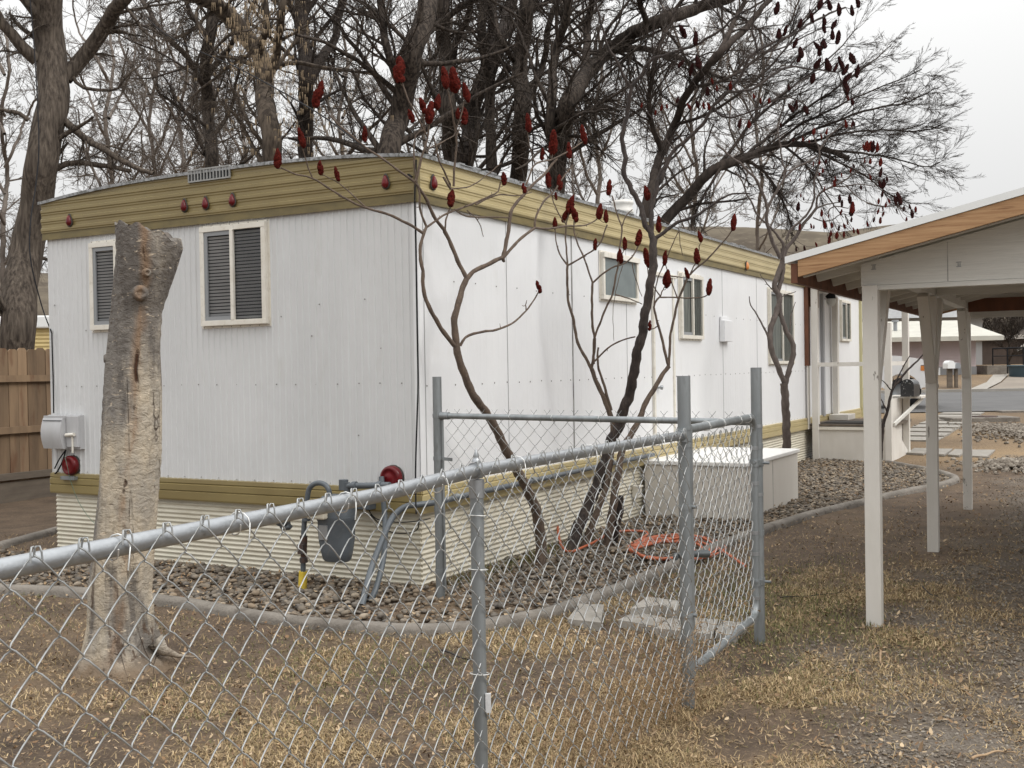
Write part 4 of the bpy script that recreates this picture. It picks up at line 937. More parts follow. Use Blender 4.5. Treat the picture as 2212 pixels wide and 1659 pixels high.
def stump_mat():
    m = bpy.data.materials.new('weathered_stump'); m.use_nodes = True; t = m.node_tree; N = t.nodes; L = t.links
    p = N['Principled BSDF']; p.inputs['Roughness'].default_value = .8; p.inputs['Specular IOR Level'].default_value = .3
    co = N.new('ShaderNodeTexCoord'); sp = N.new('ShaderNodeSeparateXYZ'); L.new(co.outputs['Object'], sp.inputs[0])
    def mp(s_): x = N.new('ShaderNodeMapping'); x.inputs['Scale'].default_value = s_; L.new(co.outputs['Object'], x.inputs[0]); return x
    def noise(sc, st, det=7, ro=.6, dist=0):
        x = N.new('ShaderNodeTexNoise'); x.inputs['Scale'].default_value = sc; x.inputs['Detail'].default_value = det; x.inputs['Roughness'].default_value = ro; x.inputs['Distortion'].default_value = dist; L.new(mp(st).outputs[0], x.inputs[0]); return x.outputs[0]
    def mr_(s_, a, b, c=0, d=1):
        r = N.new('ShaderNodeMapRange'); L.new(s_, r.inputs[0])
        for i, x in enumerate((a, b, c, d)): r.inputs[i+1].default_value = x
        return r.outputs[0]
    def mth(op, a, b):
        x = N.new('ShaderNodeMath'); x.operation = op
        for i, y in ((0, a), (1, b)):
            if isinstance(y, (int, float)): x.inputs[i].default_value = y
            elif y is not None: L.new(y, x.inputs[i])
        return x.outputs[0]
    def mix(f, a, b):
        x = N.new('ShaderNodeMix'); x.data_type = 'RGBA'; L.new(f, x.inputs[0])
        for i, y in ((6, a), (7, b)):
            if isinstance(y, tuple): x.inputs[i].default_value = (*y, 1)
            else: L.new(y, x.inputs[i])
        return x.outputs[2]
    z = sp.outputs[2]; x = sp.outputs[0]
    c = mix(mr_(noise(5, (1, 1, .5)), .4, .6), (.50, .425, .32), (.36, .32, .265))
    greyf = mth('MULTIPLY', mr_(mth('ADD', noise(4, (1, 1, .3)), mth('ADD', mth('MULTIPLY', z, .15), mth('MULTIPLY', x, -.7))), .52, .70), .9)
    c = mix(greyf, c, (.185, .17, .155))
    c = mix(mr_(noise(7, (1, 1, .22)), .5, .6, 0, .85), c, (.105, .093, .083))
    upf = mth('MULTIPLY', mr_(z, 1.5, 2.2), mr_(noise(4, (1, 1, .3)), .35, .6)); c = mix(upf, c, (.115, .10, .088))
    # short dark horizontal nicks left by boring insects
    c = mix(mth('MULTIPLY', mr_(noise(26, (1, 1, 3.2), 3, .5, .6), .64, .70), .7), c, (.07, .045, .03))
    c = mix(mth('MULTIPLY', mr_(noise(22, (1, 1, 2.8), 3, .5, .8), .64, .70), .8), c, (.60, .50, .38))
    # orange rot streak, wandering down the front
    wz = mth('ADD', mth('MULTIPLY', noise(1.6, (0, 0, 1), 3), .16), -.08)
    line = mth('ABSOLUTE', mth('SUBTRACT', mth('SUBTRACT', x, wz), mth('ADD', mth('MULTIPLY', z, .085), .035)), None)
    streak = mth('MULTIPLY', mr_(line, .04, .006), mr_(noise(12, (1, 1, .3)), .42, .58)); c = mix(mth('MULTIPLY', streak, .6), c, (.27, .16, .085))
    core = mth('MULTIPLY', mr_(line, .012, .004), mr_(noise(5, (1, 1, .7)), .57, .62)); c = mix(core, c, (.06, .025, .012))
    c = mix(mr_(mth('ADD', z, mth('MULTIPLY', noise(9, (1, 1, 1)), .2)), .24, .12), c, (.19, .14, .095))
    c = mix(mth('MULTIPLY', mr_(noise(16, (1, 1, .12), 4), .60, .64), mr_(z, .9, .3)), c, (.10, .07, .05))
    L.new(c, p.inputs['Base Color'])
    vo = N.new('ShaderNodeTexVoronoi'); vo.feature = 'DISTANCE_TO_EDGE'; vo.inputs['Scale'].default_value = 7; L.new(mp((1, 1, .045)).outputs[0], vo.inputs['Vector'])
    crk = mth('MULTIPLY', mr_(vo.outputs['Distance'], .014, .003), mr_(noise(5, (1, 1, .8)), .5, .6)); c = mix(mth('MULTIPLY', crk, .7), c, (.09, .065, .05)); L.new(c, p.inputs['Base Color'])
    b = N.new('ShaderNodeBump'); b.inputs['Strength'].default_value = 1; b.inputs['Distance'].default_value = .02
    hgt = mth('SUBTRACT', mth('SUBTRACT', noise(24, (1, 1, 1.4), 6, .6, .5), mth('MULTIPLY', core, .8)), mth('MULTIPLY', crk, .5)); L.new(hgt, b.inputs['Height']); L.new(b.outputs[0], p.inputs['Normal']); return m
SM = stump_mat()
st = thing('tree_stump', 'tall bare weathered tree stump with grey and tan wood standing on the lawn', 'tree stump', (c0.x, SY, 0))
g.build('trunk', SM, st)
for u, v, r, off in ((303, 633, .028, -.155), (318, 589, .016, -.15), (246, 640, .02, -.02), (229, 775, .02, -.03), (241, 692, .018, -.02)):
    q = at(u, v, SY+off); nrm = Vector((q.x-at(295, v, SY).x, off*1.3, 0)).normalized()
    g = Geo(); g.lathe((q.x-c0.x, q.y-SY, q.z), [(r*1.6, -.016), (r*1.3, .002), (r, .011), (r*.7, .010), (r*.5, .004), (0, .002)], 16, 0, nrm); g.build('knot', SM, st)
g = Geo(); rt = [at(335, 1375, SY-.05), at(355, 1398, SY-.05), at(385, 1409, SY), at(425, 1412, SY+.05)]
g.tube([(q.x-c0.x, q.y-SY, q.z-.02) for q in rt], [.05, .026, .012, .004], 12); g.build('root', SM, st)

# ------------------------------------------------------------------ carport
cp = thing('carport', 'white timber carport with low gable roof and cedar rake board at the right', 'carport', (CF.o.x, CF.o.y, 0), CANG)
cx2 = CF.loc(ground(2018, 1188)).x; cx3 = CF.loc(ground(2091, 1096)).x
HDR = 2.05; CW = 6.2; CLN = cx3+.12
FO = -.32                                  # rake overhang towards the camera
tip = CF.hit(1704, 553, 0, FO); rr_ = CF.hit(2212, 405, 0, FO)
slope = (rr_.z-tip.z)/(tip.y-rr_.y); ye = tip.y; zt_e = tip.z
def rtop(y): return zt_e+slope*(min(ye-y, ye+CW+ye+0-(ye-y) if False else ye-y) if y > -CW/2 else (ye-(-CW-y-0)) if False else (y+CW+ye))
posts = [(0, 0), (cx2, 0), (cx3, 0)]
for x, y in posts+[(x, -CW) for x, _ in posts]:
    gzl = gz(CF.wld((x, y, 0)).y); g = Geo(); g.box((x-.046, y-.045, gzl-.05), (x+.046, y+.045, HDR-.002 if x == 0 else HDR+.08)); g.build('post', MT['whitepost'], cp, .004)
for y in (0, -CW):      # headers along the post lines
    g = Geo(); g.box((.012, y-.045, HDR+.083), (CLN, y+.045, HDR+.22)); g.build('header', MT['greywhite'], cp)
for x, y in posts[:3]:
    for s_ in ((-1,) if x == cx3 else (1, -1) if x > 0 else (1,)):
        g = Geo(); g.beam((x+s_*.03, 0, HDR-.62), (x+s_*.50, 0, HDR+.075), .08, .085); g.build('knee_brace', MT['whitepost'], cp)
# gable panels
def roofz(y): return zt_e+slope*(ye-y) if y > -CW/2 else zt_e+slope*(ye+CW+y)
for x in (0, CLN):
    g = Geo(); poly = [(x-.012, .055, HDR), (x-.012, .055, roofz(.055)-.13), (x-.012, -CW/2, roofz(-CW/2)-.13), (x-.012, -CW-.055, roofz(.055)-.13), (x-.012, -CW-.055, HDR)]
    g.prism(poly[::-1], (.024, 0, 0)); pn = g.build('gable_panel', MT['greywhite'], cp)
    if x == 0:
        g = Geo(); y = CF.hit(2048, 600, 0, 0).y; g.box((-.0135, y-.002, HDR+.002), (-.0118, y+.002, roofz(y)-.14))
        g.build('panel_joint', MT['seam'], pn)
        g = Geo()
        for uu, vv in ((1887, 577), (2071, 571)):
            q = CF.hit(uu, vv, 0, -.013)
            for a in (-1, 1):
                g.box((-.015, q.y-.014, q.z+a*.013-.002), (-.0125, q.y+.014, q.z+a*.013+.002)); g.box((-.0152, q.y-.004+a*.005, q.z-.01), (-.0125, q.y+a*.005, q.z+.008))
        g.build('staple_marks', MT['grey_frame'], pn)
g = Geo(); g.box((-.02, -CW-.05, HDR-.03), (.07, .05, HDR-.002)); g.build('bottom_plate', MT['greywhite'], cp)
for x in (cx2,):    # cross beams
    g = Geo(); g.box((x-.04, -CW, HDR+.085), (x+.04, -.05, HDR+.2)); g.build('cross_beam', MT['greywhite'], cp)
g = Geo(); g.box((cx3-.30, -CW, HDR+.05), (cx3-.26, -.05, HDR+.19)); g.build('cross_beam', MT['brownwood'], cp)
# roof deck, flashing, rake boards, eave boards, rafters
for sgn in (1, -1):
    y_e, y_r = (ye, -CW/2) if sgn == 1 else (-CW-ye, -CW/2)
    g = Geo(); P_ = [(FO-.02, y_e+sgn*.02, zt_e-slope*.02), (FO-.02, y_r, roofz(-CW/2))]
    V = []
    for x in (FO-.02, CLN+.3):
        for (yy, zz) in ((y_e+sgn*.02, zt_e-.005), (y_r, roofz(-CW/2))): V += [(x, yy, zz), (x, yy, zz-.04)]
    g.raw(V, [(0, 2, 6, 4), (1, 5, 7, 3), (0, 1, 3, 2), (4, 6, 7, 5), (0, 4, 5, 1), (2, 3, 7, 6)]); g.build('roof_panel', MT['metalroof'], cp)
    g = Geo(); V = []
    for x in (FO+.03, CLN+.25):
        for (yy, zz) in ((y_e-sgn*.02, zt_e-.047), (y_r, roofz(-CW/2)-.042)): V += [(x, yy, zz), (x, yy, zz-.012)]
    g.raw(V, [(0, 2, 6, 4), (1, 5, 7, 3), (0, 1, 3, 2), (4, 6, 7, 5), (0, 4, 5, 1), (2, 3, 7, 6)]); g.build('roof_sheathing', MT['greywhite'], cp)
    for x in (FO-.012, CLN+.26):
        g = Geo(); ya = y_e-sgn*.055
        poly = [(x, ya, roofz(ya)-.042), (x, y_r, roofz(-CW/2)-.042), (x, y_r, roofz(-CW/2)-.145), (x, ya, roofz(ya)-.14)]
        g.prism(poly if sgn == 1 else poly[::-1], (.038, 0, 0)); g.build('rake_board', MT['cedar'], cp)
    g = Geo(); g.beam((FO+.0, y_e-sgn*.03, zt_e-.105), (CLN+.25, y_e-sgn*.03, zt_e-.105), .038, .115); g.build('eave_board', MT['brownwood'], cp)
    x = FO+.08; i = 0
    while x < CLN:
        g = Geo(); ya = y_e-sgn*.06; g.beam((x, ya, roofz(ya)-.10), (x, y_r, roofz(-CW/2)-.10), .038, .085, 0, (0, 0, 1)); g.build('rafter', MT['greywhite'], cp); x += .40 if x < .1 else .48
g = Geo(); g.box((-.01, -CW/2-.02, roofz(-CW/2)-.16), (CLN, -CW/2+.02, roofz(-CW/2)-.06)); g.build('ridge_board', MT['greywhite'], cp)

# ------------------------------------------------------------------ porch
PF = Frame(*(HF.wld((HF.hit(1757, 780, 1, -.12).x, 0, 0)).xy), ANG)      # x along the wall, -y outwards
po = thing('porch', 'small white timber porch with solid apron and corner posts at the front door', 'porch', PF.o, ANG)
PW = -PF.hit(1921, 990, 0, 0).y; PZ = .60; PL = 1.0
gp_ = .04
g = Geo(); g.box((-.05, -.20, gp_-.1), (.05, -.10, 2.86)); g.build('post', MT['whitepaint'], po, .004)
g = Geo(); g.box((-.05, -PW-.05, gp_-.1), (.05, -PW+.05, 2.2)); g.build('post', MT['whitepaint'], po, .004)
q = PF.hit(1958, 900, 1, -PW); PX = q.x
g = Geo(); g.box((PX-.05, -PW-.05, gp_-.1), (PX+.06, -PW+.05, 2.45)); g.build('post', MT['whitepaint'], po, .004)
q = PF.hit(1806, 800, 1, -.1)
g = Geo(); g.box((q.x-.06, -.14, PZ), (q.x+.06, -.05, 2.72)); o = g.build('post', MT['whitepaint'], po, .004)
g = Geo(); g.box((.01, -PW+.05, gp_-.1), (.03, -.2, PZ-.02)); g.build('apron', MT['whitepaint'], po)
g = Geo(); g.box((-.02, -PW-.03, PZ-.018), (PX+.3, 0, PZ+.02)); g.build('deck', MT['oldwood'], po)
g = Geo(); g.box((-.02, -PW+.05, PZ-.07), (.008, -.2, PZ-.022)); g.build('deck_edge', MT['cream_frame'], po)
g = Geo(); g.box((-.02, -PW+.05, 1.535), (.02, -.2, 1.60)); g.build('rail', MT['whitepaint'], po)
g = Geo(); g.box((PX+.0, -PW, 1.535), (0, -PW+.03, 1.60)); g.build('rail', MT['whitepaint'], po)
# steps side panel and planter-like box at the far corner
g = Geo(); g.prism([(.05, -PW-.02, -.05), (PX-.05, -PW-.02, -.05), (PX-.05, -PW-.02, .12), (.05, -PW-.02, PZ+.1)], (0, .03, 0)); g.build('stair_side', MT['whitepaint'], po)
g = Geo(); g.box((.1, -PW+.06, gp_-.05), (PX+.25, -PW+.08, 1.0)); g.build('side_panel', MT['whitepaint'], po)
g = Geo(); g.box((PX-.25, -PW-.28, .985), (PX+.62, -PW+.3, 1.02)); g.build('shelf', MT['whitepaint'], po)
g = Geo(); g.beam((.05, -PW-.07, .62), (PX+.35, -PW-.2, .97), .035, .05); g.build('shelf_brace', MT['greywhite'], po)
g = Geo(); g.box((-.08, -PW-.15, 2.86), (PX+.6, 0, 2.93)); g.box((-.09, -PW-.15, 2.82), (-.06, 0, 2.94)); g.build('porch_roof', MT['whitepaint'], po)
g = Geo(); g.box((.05, -.1, 2.5), (.5, -.06, 2.84)); g.build('lintel', MT['brownwood'], po)
q = PF.hit(1795, 640, 1, -.25)
g = Geo(); g.tube([(q.x+.1, -.16, q.z), (q.x+.05, -.22, q.z+.03), (q.x, -.25, q.z)], .03, 10); g.lathe((q.x, -.25, q.z-.03), [(.03, .08), (.07, .05), (.075, 0), (.05, -.02)], 18); pl = g.build('porch_lamp', MT['black'], po)
g = Geo(); g.lathe((q.x, -.25, q.z-.05), [(.05, .03), (.072, 0), (.075, -.05), (.05, -.1), (0, -.12)], 18); g.build('lamp_globe', mat('milky_glass', (.5, .5, .47), rough=.3), pl)
g = Geo(); p_ = PF.wld((.45, -.62, PZ+.021)); 
g.box((-.35, -.42, 0), (.35, .42, .015)); g.box((-.3, -.37, .015), (.3, .37, .02)); dm_ = g.build('doormat', mat('doormat', (.05, .045, .042), (.03, .028, .026), 40, rough=1, bump=.5), None, 0, p_); dm_.rotation_euler = (0, 0, ANG); tag(dm_, 'dark doormat lying on the porch deck before the front door', 'doormat')
g = Geo(); g.box((-.25, -.16, 0), (.3, .16, .09)); o = g.build('door_step', MT['whitepaint'], None, .004, HF.wld((HF.hit(1786, 760, 1, 0).x+.1, -.22, PZ+.022))); o.rotation_euler = (0, 0, ANG); tag(o, 'small white painted step board under the front door', 'step')
# mailbox on the shelf
mb = thing('mailbox', 'black rounded mailbox with flaking paint on the porch shelf', 'mailbox', PF.wld((PF.hit(1960, 830, 1, -PW-.1).x, -PW-.1, 1.022)), R(-35))
def halfround(w, h, x0, x1, n=16):
    return [(x0, -w/2, 0)]+[(x0, -w/2*math.cos(a), h-w/2+w/2*math.sin(a)) for a in np.linspace(0, math.pi, n)]+[(x0, w/2, 0)]
mbm = mat('flaking_black', (.02, .02, .022), (.012, .012, .013), 9, rough=.3, c3=(.4, .4, .38), s3=26, f3=.9, lo3=.62, hi3=.64)
g = Geo(); pf = [(-y, 0, z) for _, y, z in halfround(.2, .28, 0, 0)]; g.prism(pf, (.0, .36, 0)); g.build('mailbox_body', mbm, mb)
g = Geo(); pf = [(-y*1.06-.001, -.012, z*1.02) for _, y, z in halfround(.2, .28, 0, 0)]; g.prism(pf, (.0, .011, 0)); g.build('mailbox_door', mbm, mb)
g = Geo(); g.box((-.012, -.03, .24), (.012, -.013, .27)); g.build('door_pull', MT['galv'], mb)
# ------------------------------------------------------------------ pavers
def paver(corners, lab, h=.035, grp=None):
    P_ = [ground(u, v) for u, v in corners]; c = sum(P_, Vector())/len(P_); g = Geo()
    g.prism([Vector((p.x-c.x, p.y-c.y, -.02)) for p in P_][::-1], (0, 0, h+.02)); o = g.build('paving_slab', MT['slab'], None, .006, (c.x, c.y, gz(c.y)+.002)); tag(o, lab, 'paving slab', grp)
paver([(1226,1350),(1252,1316),(1305,1318),(1298,1358)][::-1], 'pale square concrete paver beside the edging behind the fence', .035)
paver([(1362,1340),(1398,1312),(1468,1322),(1462,1344),(1430,1330)][::-1], 'pale rounded paver nearest the edging seen through the fence mesh', .07)
paver([(1335,1350),(1372,1332),(1440,1346),(1420,1364)][::-1], 'grey paver half buried in leaves in front of the rounded one', .03)
paver([(1415,1372),(1445,1350),(1500,1355),(1490,1380)][::-1], 'tan paver just left of the latch post', .04)
paver([(1500,1350),(1552,1352),(1540,1385),(1495,1382)][::-1], 'tan paver just right of the latch post behind the gate', .04)
paver([(1560,1355),(1612,1360),(1590,1388),(1545,1382)][::-1], 'tan paver nearest the gate hinge side', .04)
PN = ['nearest', 'second', 'third', 'fourth', 'fifth', 'sixth', 'seventh', 'eighth']
a0, a1 = ground(1935, 952), ground(2098, 888); side = Vector((.85, -.3, 0))
a0 = ground(1975, 948); a1 = ground(2085, 889)
for i in range(8):
    f = i/7.6; c = a0.lerp(a1, f); dv = (a1-a0).normalized(); w_ = Vector((dv.y, -dv.x, 0))*.46; e_ = dv*((a1-a0).length/7.6*.485)
    g = Geo(); g.prism([Vector((q.x, q.y, -.03)) for q in (-w_-e_, w_-e_, w_+e_, -w_+e_)], (0, 0, .042)); o = g.build('paving_slab', MT['slab'], None, .006, (c.x, c.y, gz(c.y))); tag(o, PN[i]+' slab of the paver walk leading from the porch to the street', 'paving slab', 'slabs of the walk to the street')
for i, (u0, u1) in enumerate(((1965, 2005), (2008, 2050), (2053, 2082), (2088, 2142))):
    paver([(u0-6, 981+i*2), (u1-10, 984+i*2), (u1+8, 968+i), (u0+10, 967+i)], ('left end', 'second from left', 'third from left', 'right end')[i]+' slab of the cross path beyond the stone bed', .012, 'slabs of the cross path')
p_ = ground(2115, 908); g = Geo(); g.box((-.75, -.4, -.05), (.75, .4, .08)); o = g.build('meter_pit_cover', MT['concrete'], None, .02, (p_.x, p_.y, gz(p_.y))); tag(o, 'grey concrete meter pit cover in the tan lawn by the drive', 'concrete cover')
g = Geo(); g.lathe((.1, 0, .082), [(.3, 0), (.3, .015), (0, .016)], 20); g.build('lid', MT['rust'], o)

# ------------------------------------------------------------------ wooden fence at the left, neighbour's home
w0 = ground(0, 1085); WF = Frame(w0.x, w0.y, ANG)
wf = thing('wooden_fence', 'brown dog-eared board fence behind the left corner of the home', 'wooden fence', (w0.x, w0.y, 0), ANG)
x = -5.0; g = Geo()
while x < 9:
    w_ = .14; h = 1.95+random.uniform(-.012, .012); j = random.uniform(-.004, .004)
    g.prism([(x, .02+j, .18), (x+w_-.006, .02+j, .18), (x+w_-.006, .02+j, h-.03), (x+w_-.035, .02+j, h), (x+.03, .02+j, h), (x, .02+j, h-.03)], (0, .018, 0)); x += w_
g.build('boards', MT['fencewood'], wf)
for z in (1.52, .86, .27):
    g = Geo(); g.box((-5, -.035, z), (9, .014, z+.085)); g.build('rail', MT['fencewood'] if z > .5 else MT['oldwood'], wf)
g = Geo(); g.box((-5, .0, -.05), (9, .03, .24)); g.build('kickboard', MT['oldwood'], wf)
nb = thing('neighbour_home', 'yellow ribbed neighbouring mobile home with white roof edge behind the board fence', 'mobile home', (-10.0, 21, 0), R(8))
g = Geo(); V = []; nn = 60
for i in range(nn+1):
    z = .3+2.2*i/nn; o_ = .012*(i % 2); V += [(-6, -o_, z), (4, -o_, z)]
g.raw(V, [(2*i, 2*i+1, 2*i+3, 2*i+2) for i in range(nn)]); g.build('siding', mat('yellow_siding', (.58, .45, .2), (.52, .4, .18), 2, rough=.5), nb)
g = Geo(); g.box((-6, .02, .3), (4, 3.6, 2.5)); g.build('body_core', MT['boxpaint'], nb)
g = Geo(); g.box((-6.1, -.1, 2.5), (4.1, 3.7, 2.74)); g.build('roof', MT['metalroof'], nb, .03)
g = Geo(); g.box((1.5, -.03, .3), (1.6, 0, 2.5)); g.build('corner_trim', MT['metalroof'], nb)

# ------------------------------------------------------------------ street side
def house_across():
    Y = 50; p0 = at(1925, 790, Y); x1 = at(2108, 790, Y).x
    h = thing('pink_house', 'single storey pale mauve sided house with low white roof across the street', 'house', (x1, Y, gz(Y)), R(-3))
    zb, zt = CAMZ-.72-gz(Y), at(2000, 738, Y).z-gz(Y)
    g = Geo(); V = []; nn = 9; zb = .35
    for i in range(nn):
        za, zc2 = zb+(zt-zb)*i/nn, zb+(zt-zb)*(i+1)/nn; V += [(-14, -.03, za), (0, -.03, za), (0, -.005, zc2), (-14, -.005, zc2)]
    g.raw(V, [(4*i, 4*i+1, 4*i+2, 4*i+3) for i in range(nn)]+[(4*i, 4*i+1, 4*i-3+0, 4*i-4+0) for i in range(0)])
    g.box((-14, 0, -.3), (0, 9, zt)); g.build('wall', mat('mauve_siding', (.50, .42, .42), (.45, .38, .385), 1, rough=.8), h)
    g = Geo(); g.box((-14.02, -.045, -.4), (.02, .0, zb)); g.build('foundation', mat('grey_foundation', (.25, .25, .255), rough=.9), h)
    g = Geo(); g.prism([(-15, -.9, zt), (.9, -.9, zt), (.9, -.9, zt+.2), (-15, -.9, zt+.2)], (0, .03, 0)); g.raw([(-15, -.9, zt+.2), (.9, -.9, zt+.2), (.9, 4.5, zt+1.1), (-15, 4.5, zt+1.1), (.9, 9.9, zt+.2), (-15, 9.9, zt+.2)], [(0, 1, 2, 3), (3, 2, 4, 5)]); g.raw([(.9, -.9, zt+.2), (.9, 9.9, zt+.2), (.9, 4.5, zt+1.1)], [(0, 1, 2)])
    g.raw([(-15, -.88, zt+.01), (.9, -.88, zt+.01), (.9, 9.9, zt+.01), (-15, 9.9, zt+.01)], [(0, 3, 2, 1)]); rf = g.build('roof', mat('cream_roof', (.50, .48, .42), (.42, .41, .36), 2, rough=.7), h)
    for x in (-3.2, -2.2): g = Geo(); g.cyl((x-1, 1.2, zt+.4), (x-1, 1.2, zt+.95), .09, 12); g.cyl((x-1, 1.2, zt+.95), (x-1, 1.2, zt+1.05), .16, 12); g.build('roof_pipe', MT['grey_frame'], rf)
    for x0, x1_, z0, z1 in ((-6.0, -5.2, zb+.75, zt-.25), (-11, -10, zb+.7, zt-.3)):
        g = Geo(); g.box((x0-.1, -.06, z0-.1), (x1_+.1, -.031, z1+.1)); f = g.build('window', MT['cream_frame'], h); g = Geo(); g.box((x0, -.068, z0), (x1_, -.061, z1)); g.build('pane', MT['interior'], f)
    g = Geo(); g.box((-2.9, -.075, -.02), (-1.6, -.046, zb+.02-.05)); f = g.build('window', MT['metalroof'], h); g = Geo(); g.box((-2.8, -.082, .05), (-2.35, -.076, .26)); g.box((-2.2, -.082, .05), (-1.7, -.076, .26)); g.build('pane', MT['interior'], f)
    h2 = thing('grey_roof_house', 'taller grey roofed house rising behind the pale mauve house', 'house', (at(2122, 700, Y+16).x, Y+16, gz(Y+16)), R(-3))
    g = Geo(); g.box((-10, 0, -.5), (0, 8, 2.95)); g.build('wall', mat('grey_wall', (.3, .3, .3), rough=.8), h2)
    g = Geo(); g.prism([(.5, -.6, 2.8), (.5, 8.6, 2.8), (.5, 4, 4.4)], (-11, 0, 0)); g.build('roof', mat('grey_shingle', (.30, .30, .30), (.24, .24, .24), 3, rough=.9), h2)
    # steps and rails at its right end
    s = thing('entry_steps', 'concrete entry steps with dark handrails at the right end of the mauve house', 'steps', (x1+.3, Y-.5, gz(Y)), 0)
    g = Geo(); g.box((0, 0, -.3), (2.4, 1.6, .38))
    for i in range(3): g.box((2.4+.35*i, 0, -.3), (2.75+.35*i, 1.6, .26-.12*i))
    g.build('step_block', MT['concrete'], s)
    for y in (0, 1.5):
        g = Geo(); g.cyl((.9, y, 1.15), (2.3, y, 1.15), .03, 6); g.cyl((2.3, y, 1.15), (3.5, y, .6), .03, 6)
        for xx, zz in ((.9, 1.15), (2.3, 1.15), (3.5, .6)): g.cyl((xx, y, -.05), (xx, y, zz), .03, 6)
        g.cyl((.9, y, .8), (2.3, y, .8), .02, 6); g.build('handrail', MT['black'], s)
house_across()
Y = 66; pA = at(2122, 790, Y)
sh = thing('brown_shed', 'dark brown low gabled shed at the far right beyond the steps', 'shed', (pA.x, Y, gz(Y)), 0)
g = Geo(); g.box((0, 0, -.5), (7, 5, 1.5)); g.build('wall', mat('shed_brown', (.07, .05, .04), (.05, .037, .03), 2, rough=.9), sh)
g = Geo(); g.prism([(-.5, -.3, 1.4), (3.4, -.3, 1.5), (3.4, -.3, 1.75), (-.5, -.3, 1.65)], (0, 5, 0)); g.prism([(1.9, -.5, .7), (4.8, -.5, 2.6), (7.6, -.5, 1.2), (7.6, -.5, 1.35), (4.8, -.5, 2.8), (1.9, -.5, .9)], (0, .12, 0)); g.build('barge_board', mat('pale_board', (.38, .36, .33), rough=.8), sh)
g = Geo(); g.raw([(1.9, -.4, .8), (4.8, -.4, 2.7), (4.8, 5, 2.7), (1.9, 5, .8), (7.6, -.4, 1.27), (7.6, 5, 1.27)], [(0, 1, 2, 3), (1, 4, 5, 2)]); g.raw([(1.9, -.3, .8), (7.6, -.3, 1.2), (4.8, -.3, 2.65)], [(0, 1, 2)]); g.build('roof', mat('shed_roof', (.11, .09, .075), (.08, .065, .055), 3, rough=.95), sh)
Y = 47; pA = at(2206, 800, Y)
tb = thing('bin', 'dark teal round trash bin at the far right across the street', 'bin', (pA.x, Y, gz(Y)))
g = Geo(); g.lathe((0, 0, -.15), [(.42, 0), (.46, .1), (.5, .55), (.52, .62)], 24); g.build('tub', mat('teal_plastic', (.03, .055, .07), rough=.5), tb)
g = Geo(); g.lathe((0, 0, .45), [(.56, 0), (.56, .05), (.5, .05), (0, .05)], 24); g.build('rim', mat('teal_rim', (.04, .07, .085), rough=.5), tb)
# two roadside mailboxes across the street
Y = 42.2
for i, (u, m_, lab) in enumerate(((2051, MT['metalroof'], 'white roadside mailbox on a wooden post across the street'), (2065, MT['galv'], 'grey roadside mailbox on a thinner post beside the white one'))):
    q = at(u, 795, Y); b = thing('roadside_mailbox', lab, 'mailbox', (q.x, Y, gz(Y)), 0, 'mailboxes across the street')
    g = Geo(); g.box((-.09 if i == 0 else -.05, -.06, -.1), (.09 if i == 0 else .05, .06, .72)); g.build('post', MT['oldwood'], b)
    g = Geo(); pf = [(-y, -.2, .72+z) for _, y, z in halfround(.2 if i else .28, .22 if i else .30, 0, 0)]; g.prism(pf, (0, .5, 0)); g.build('box', m_, b)

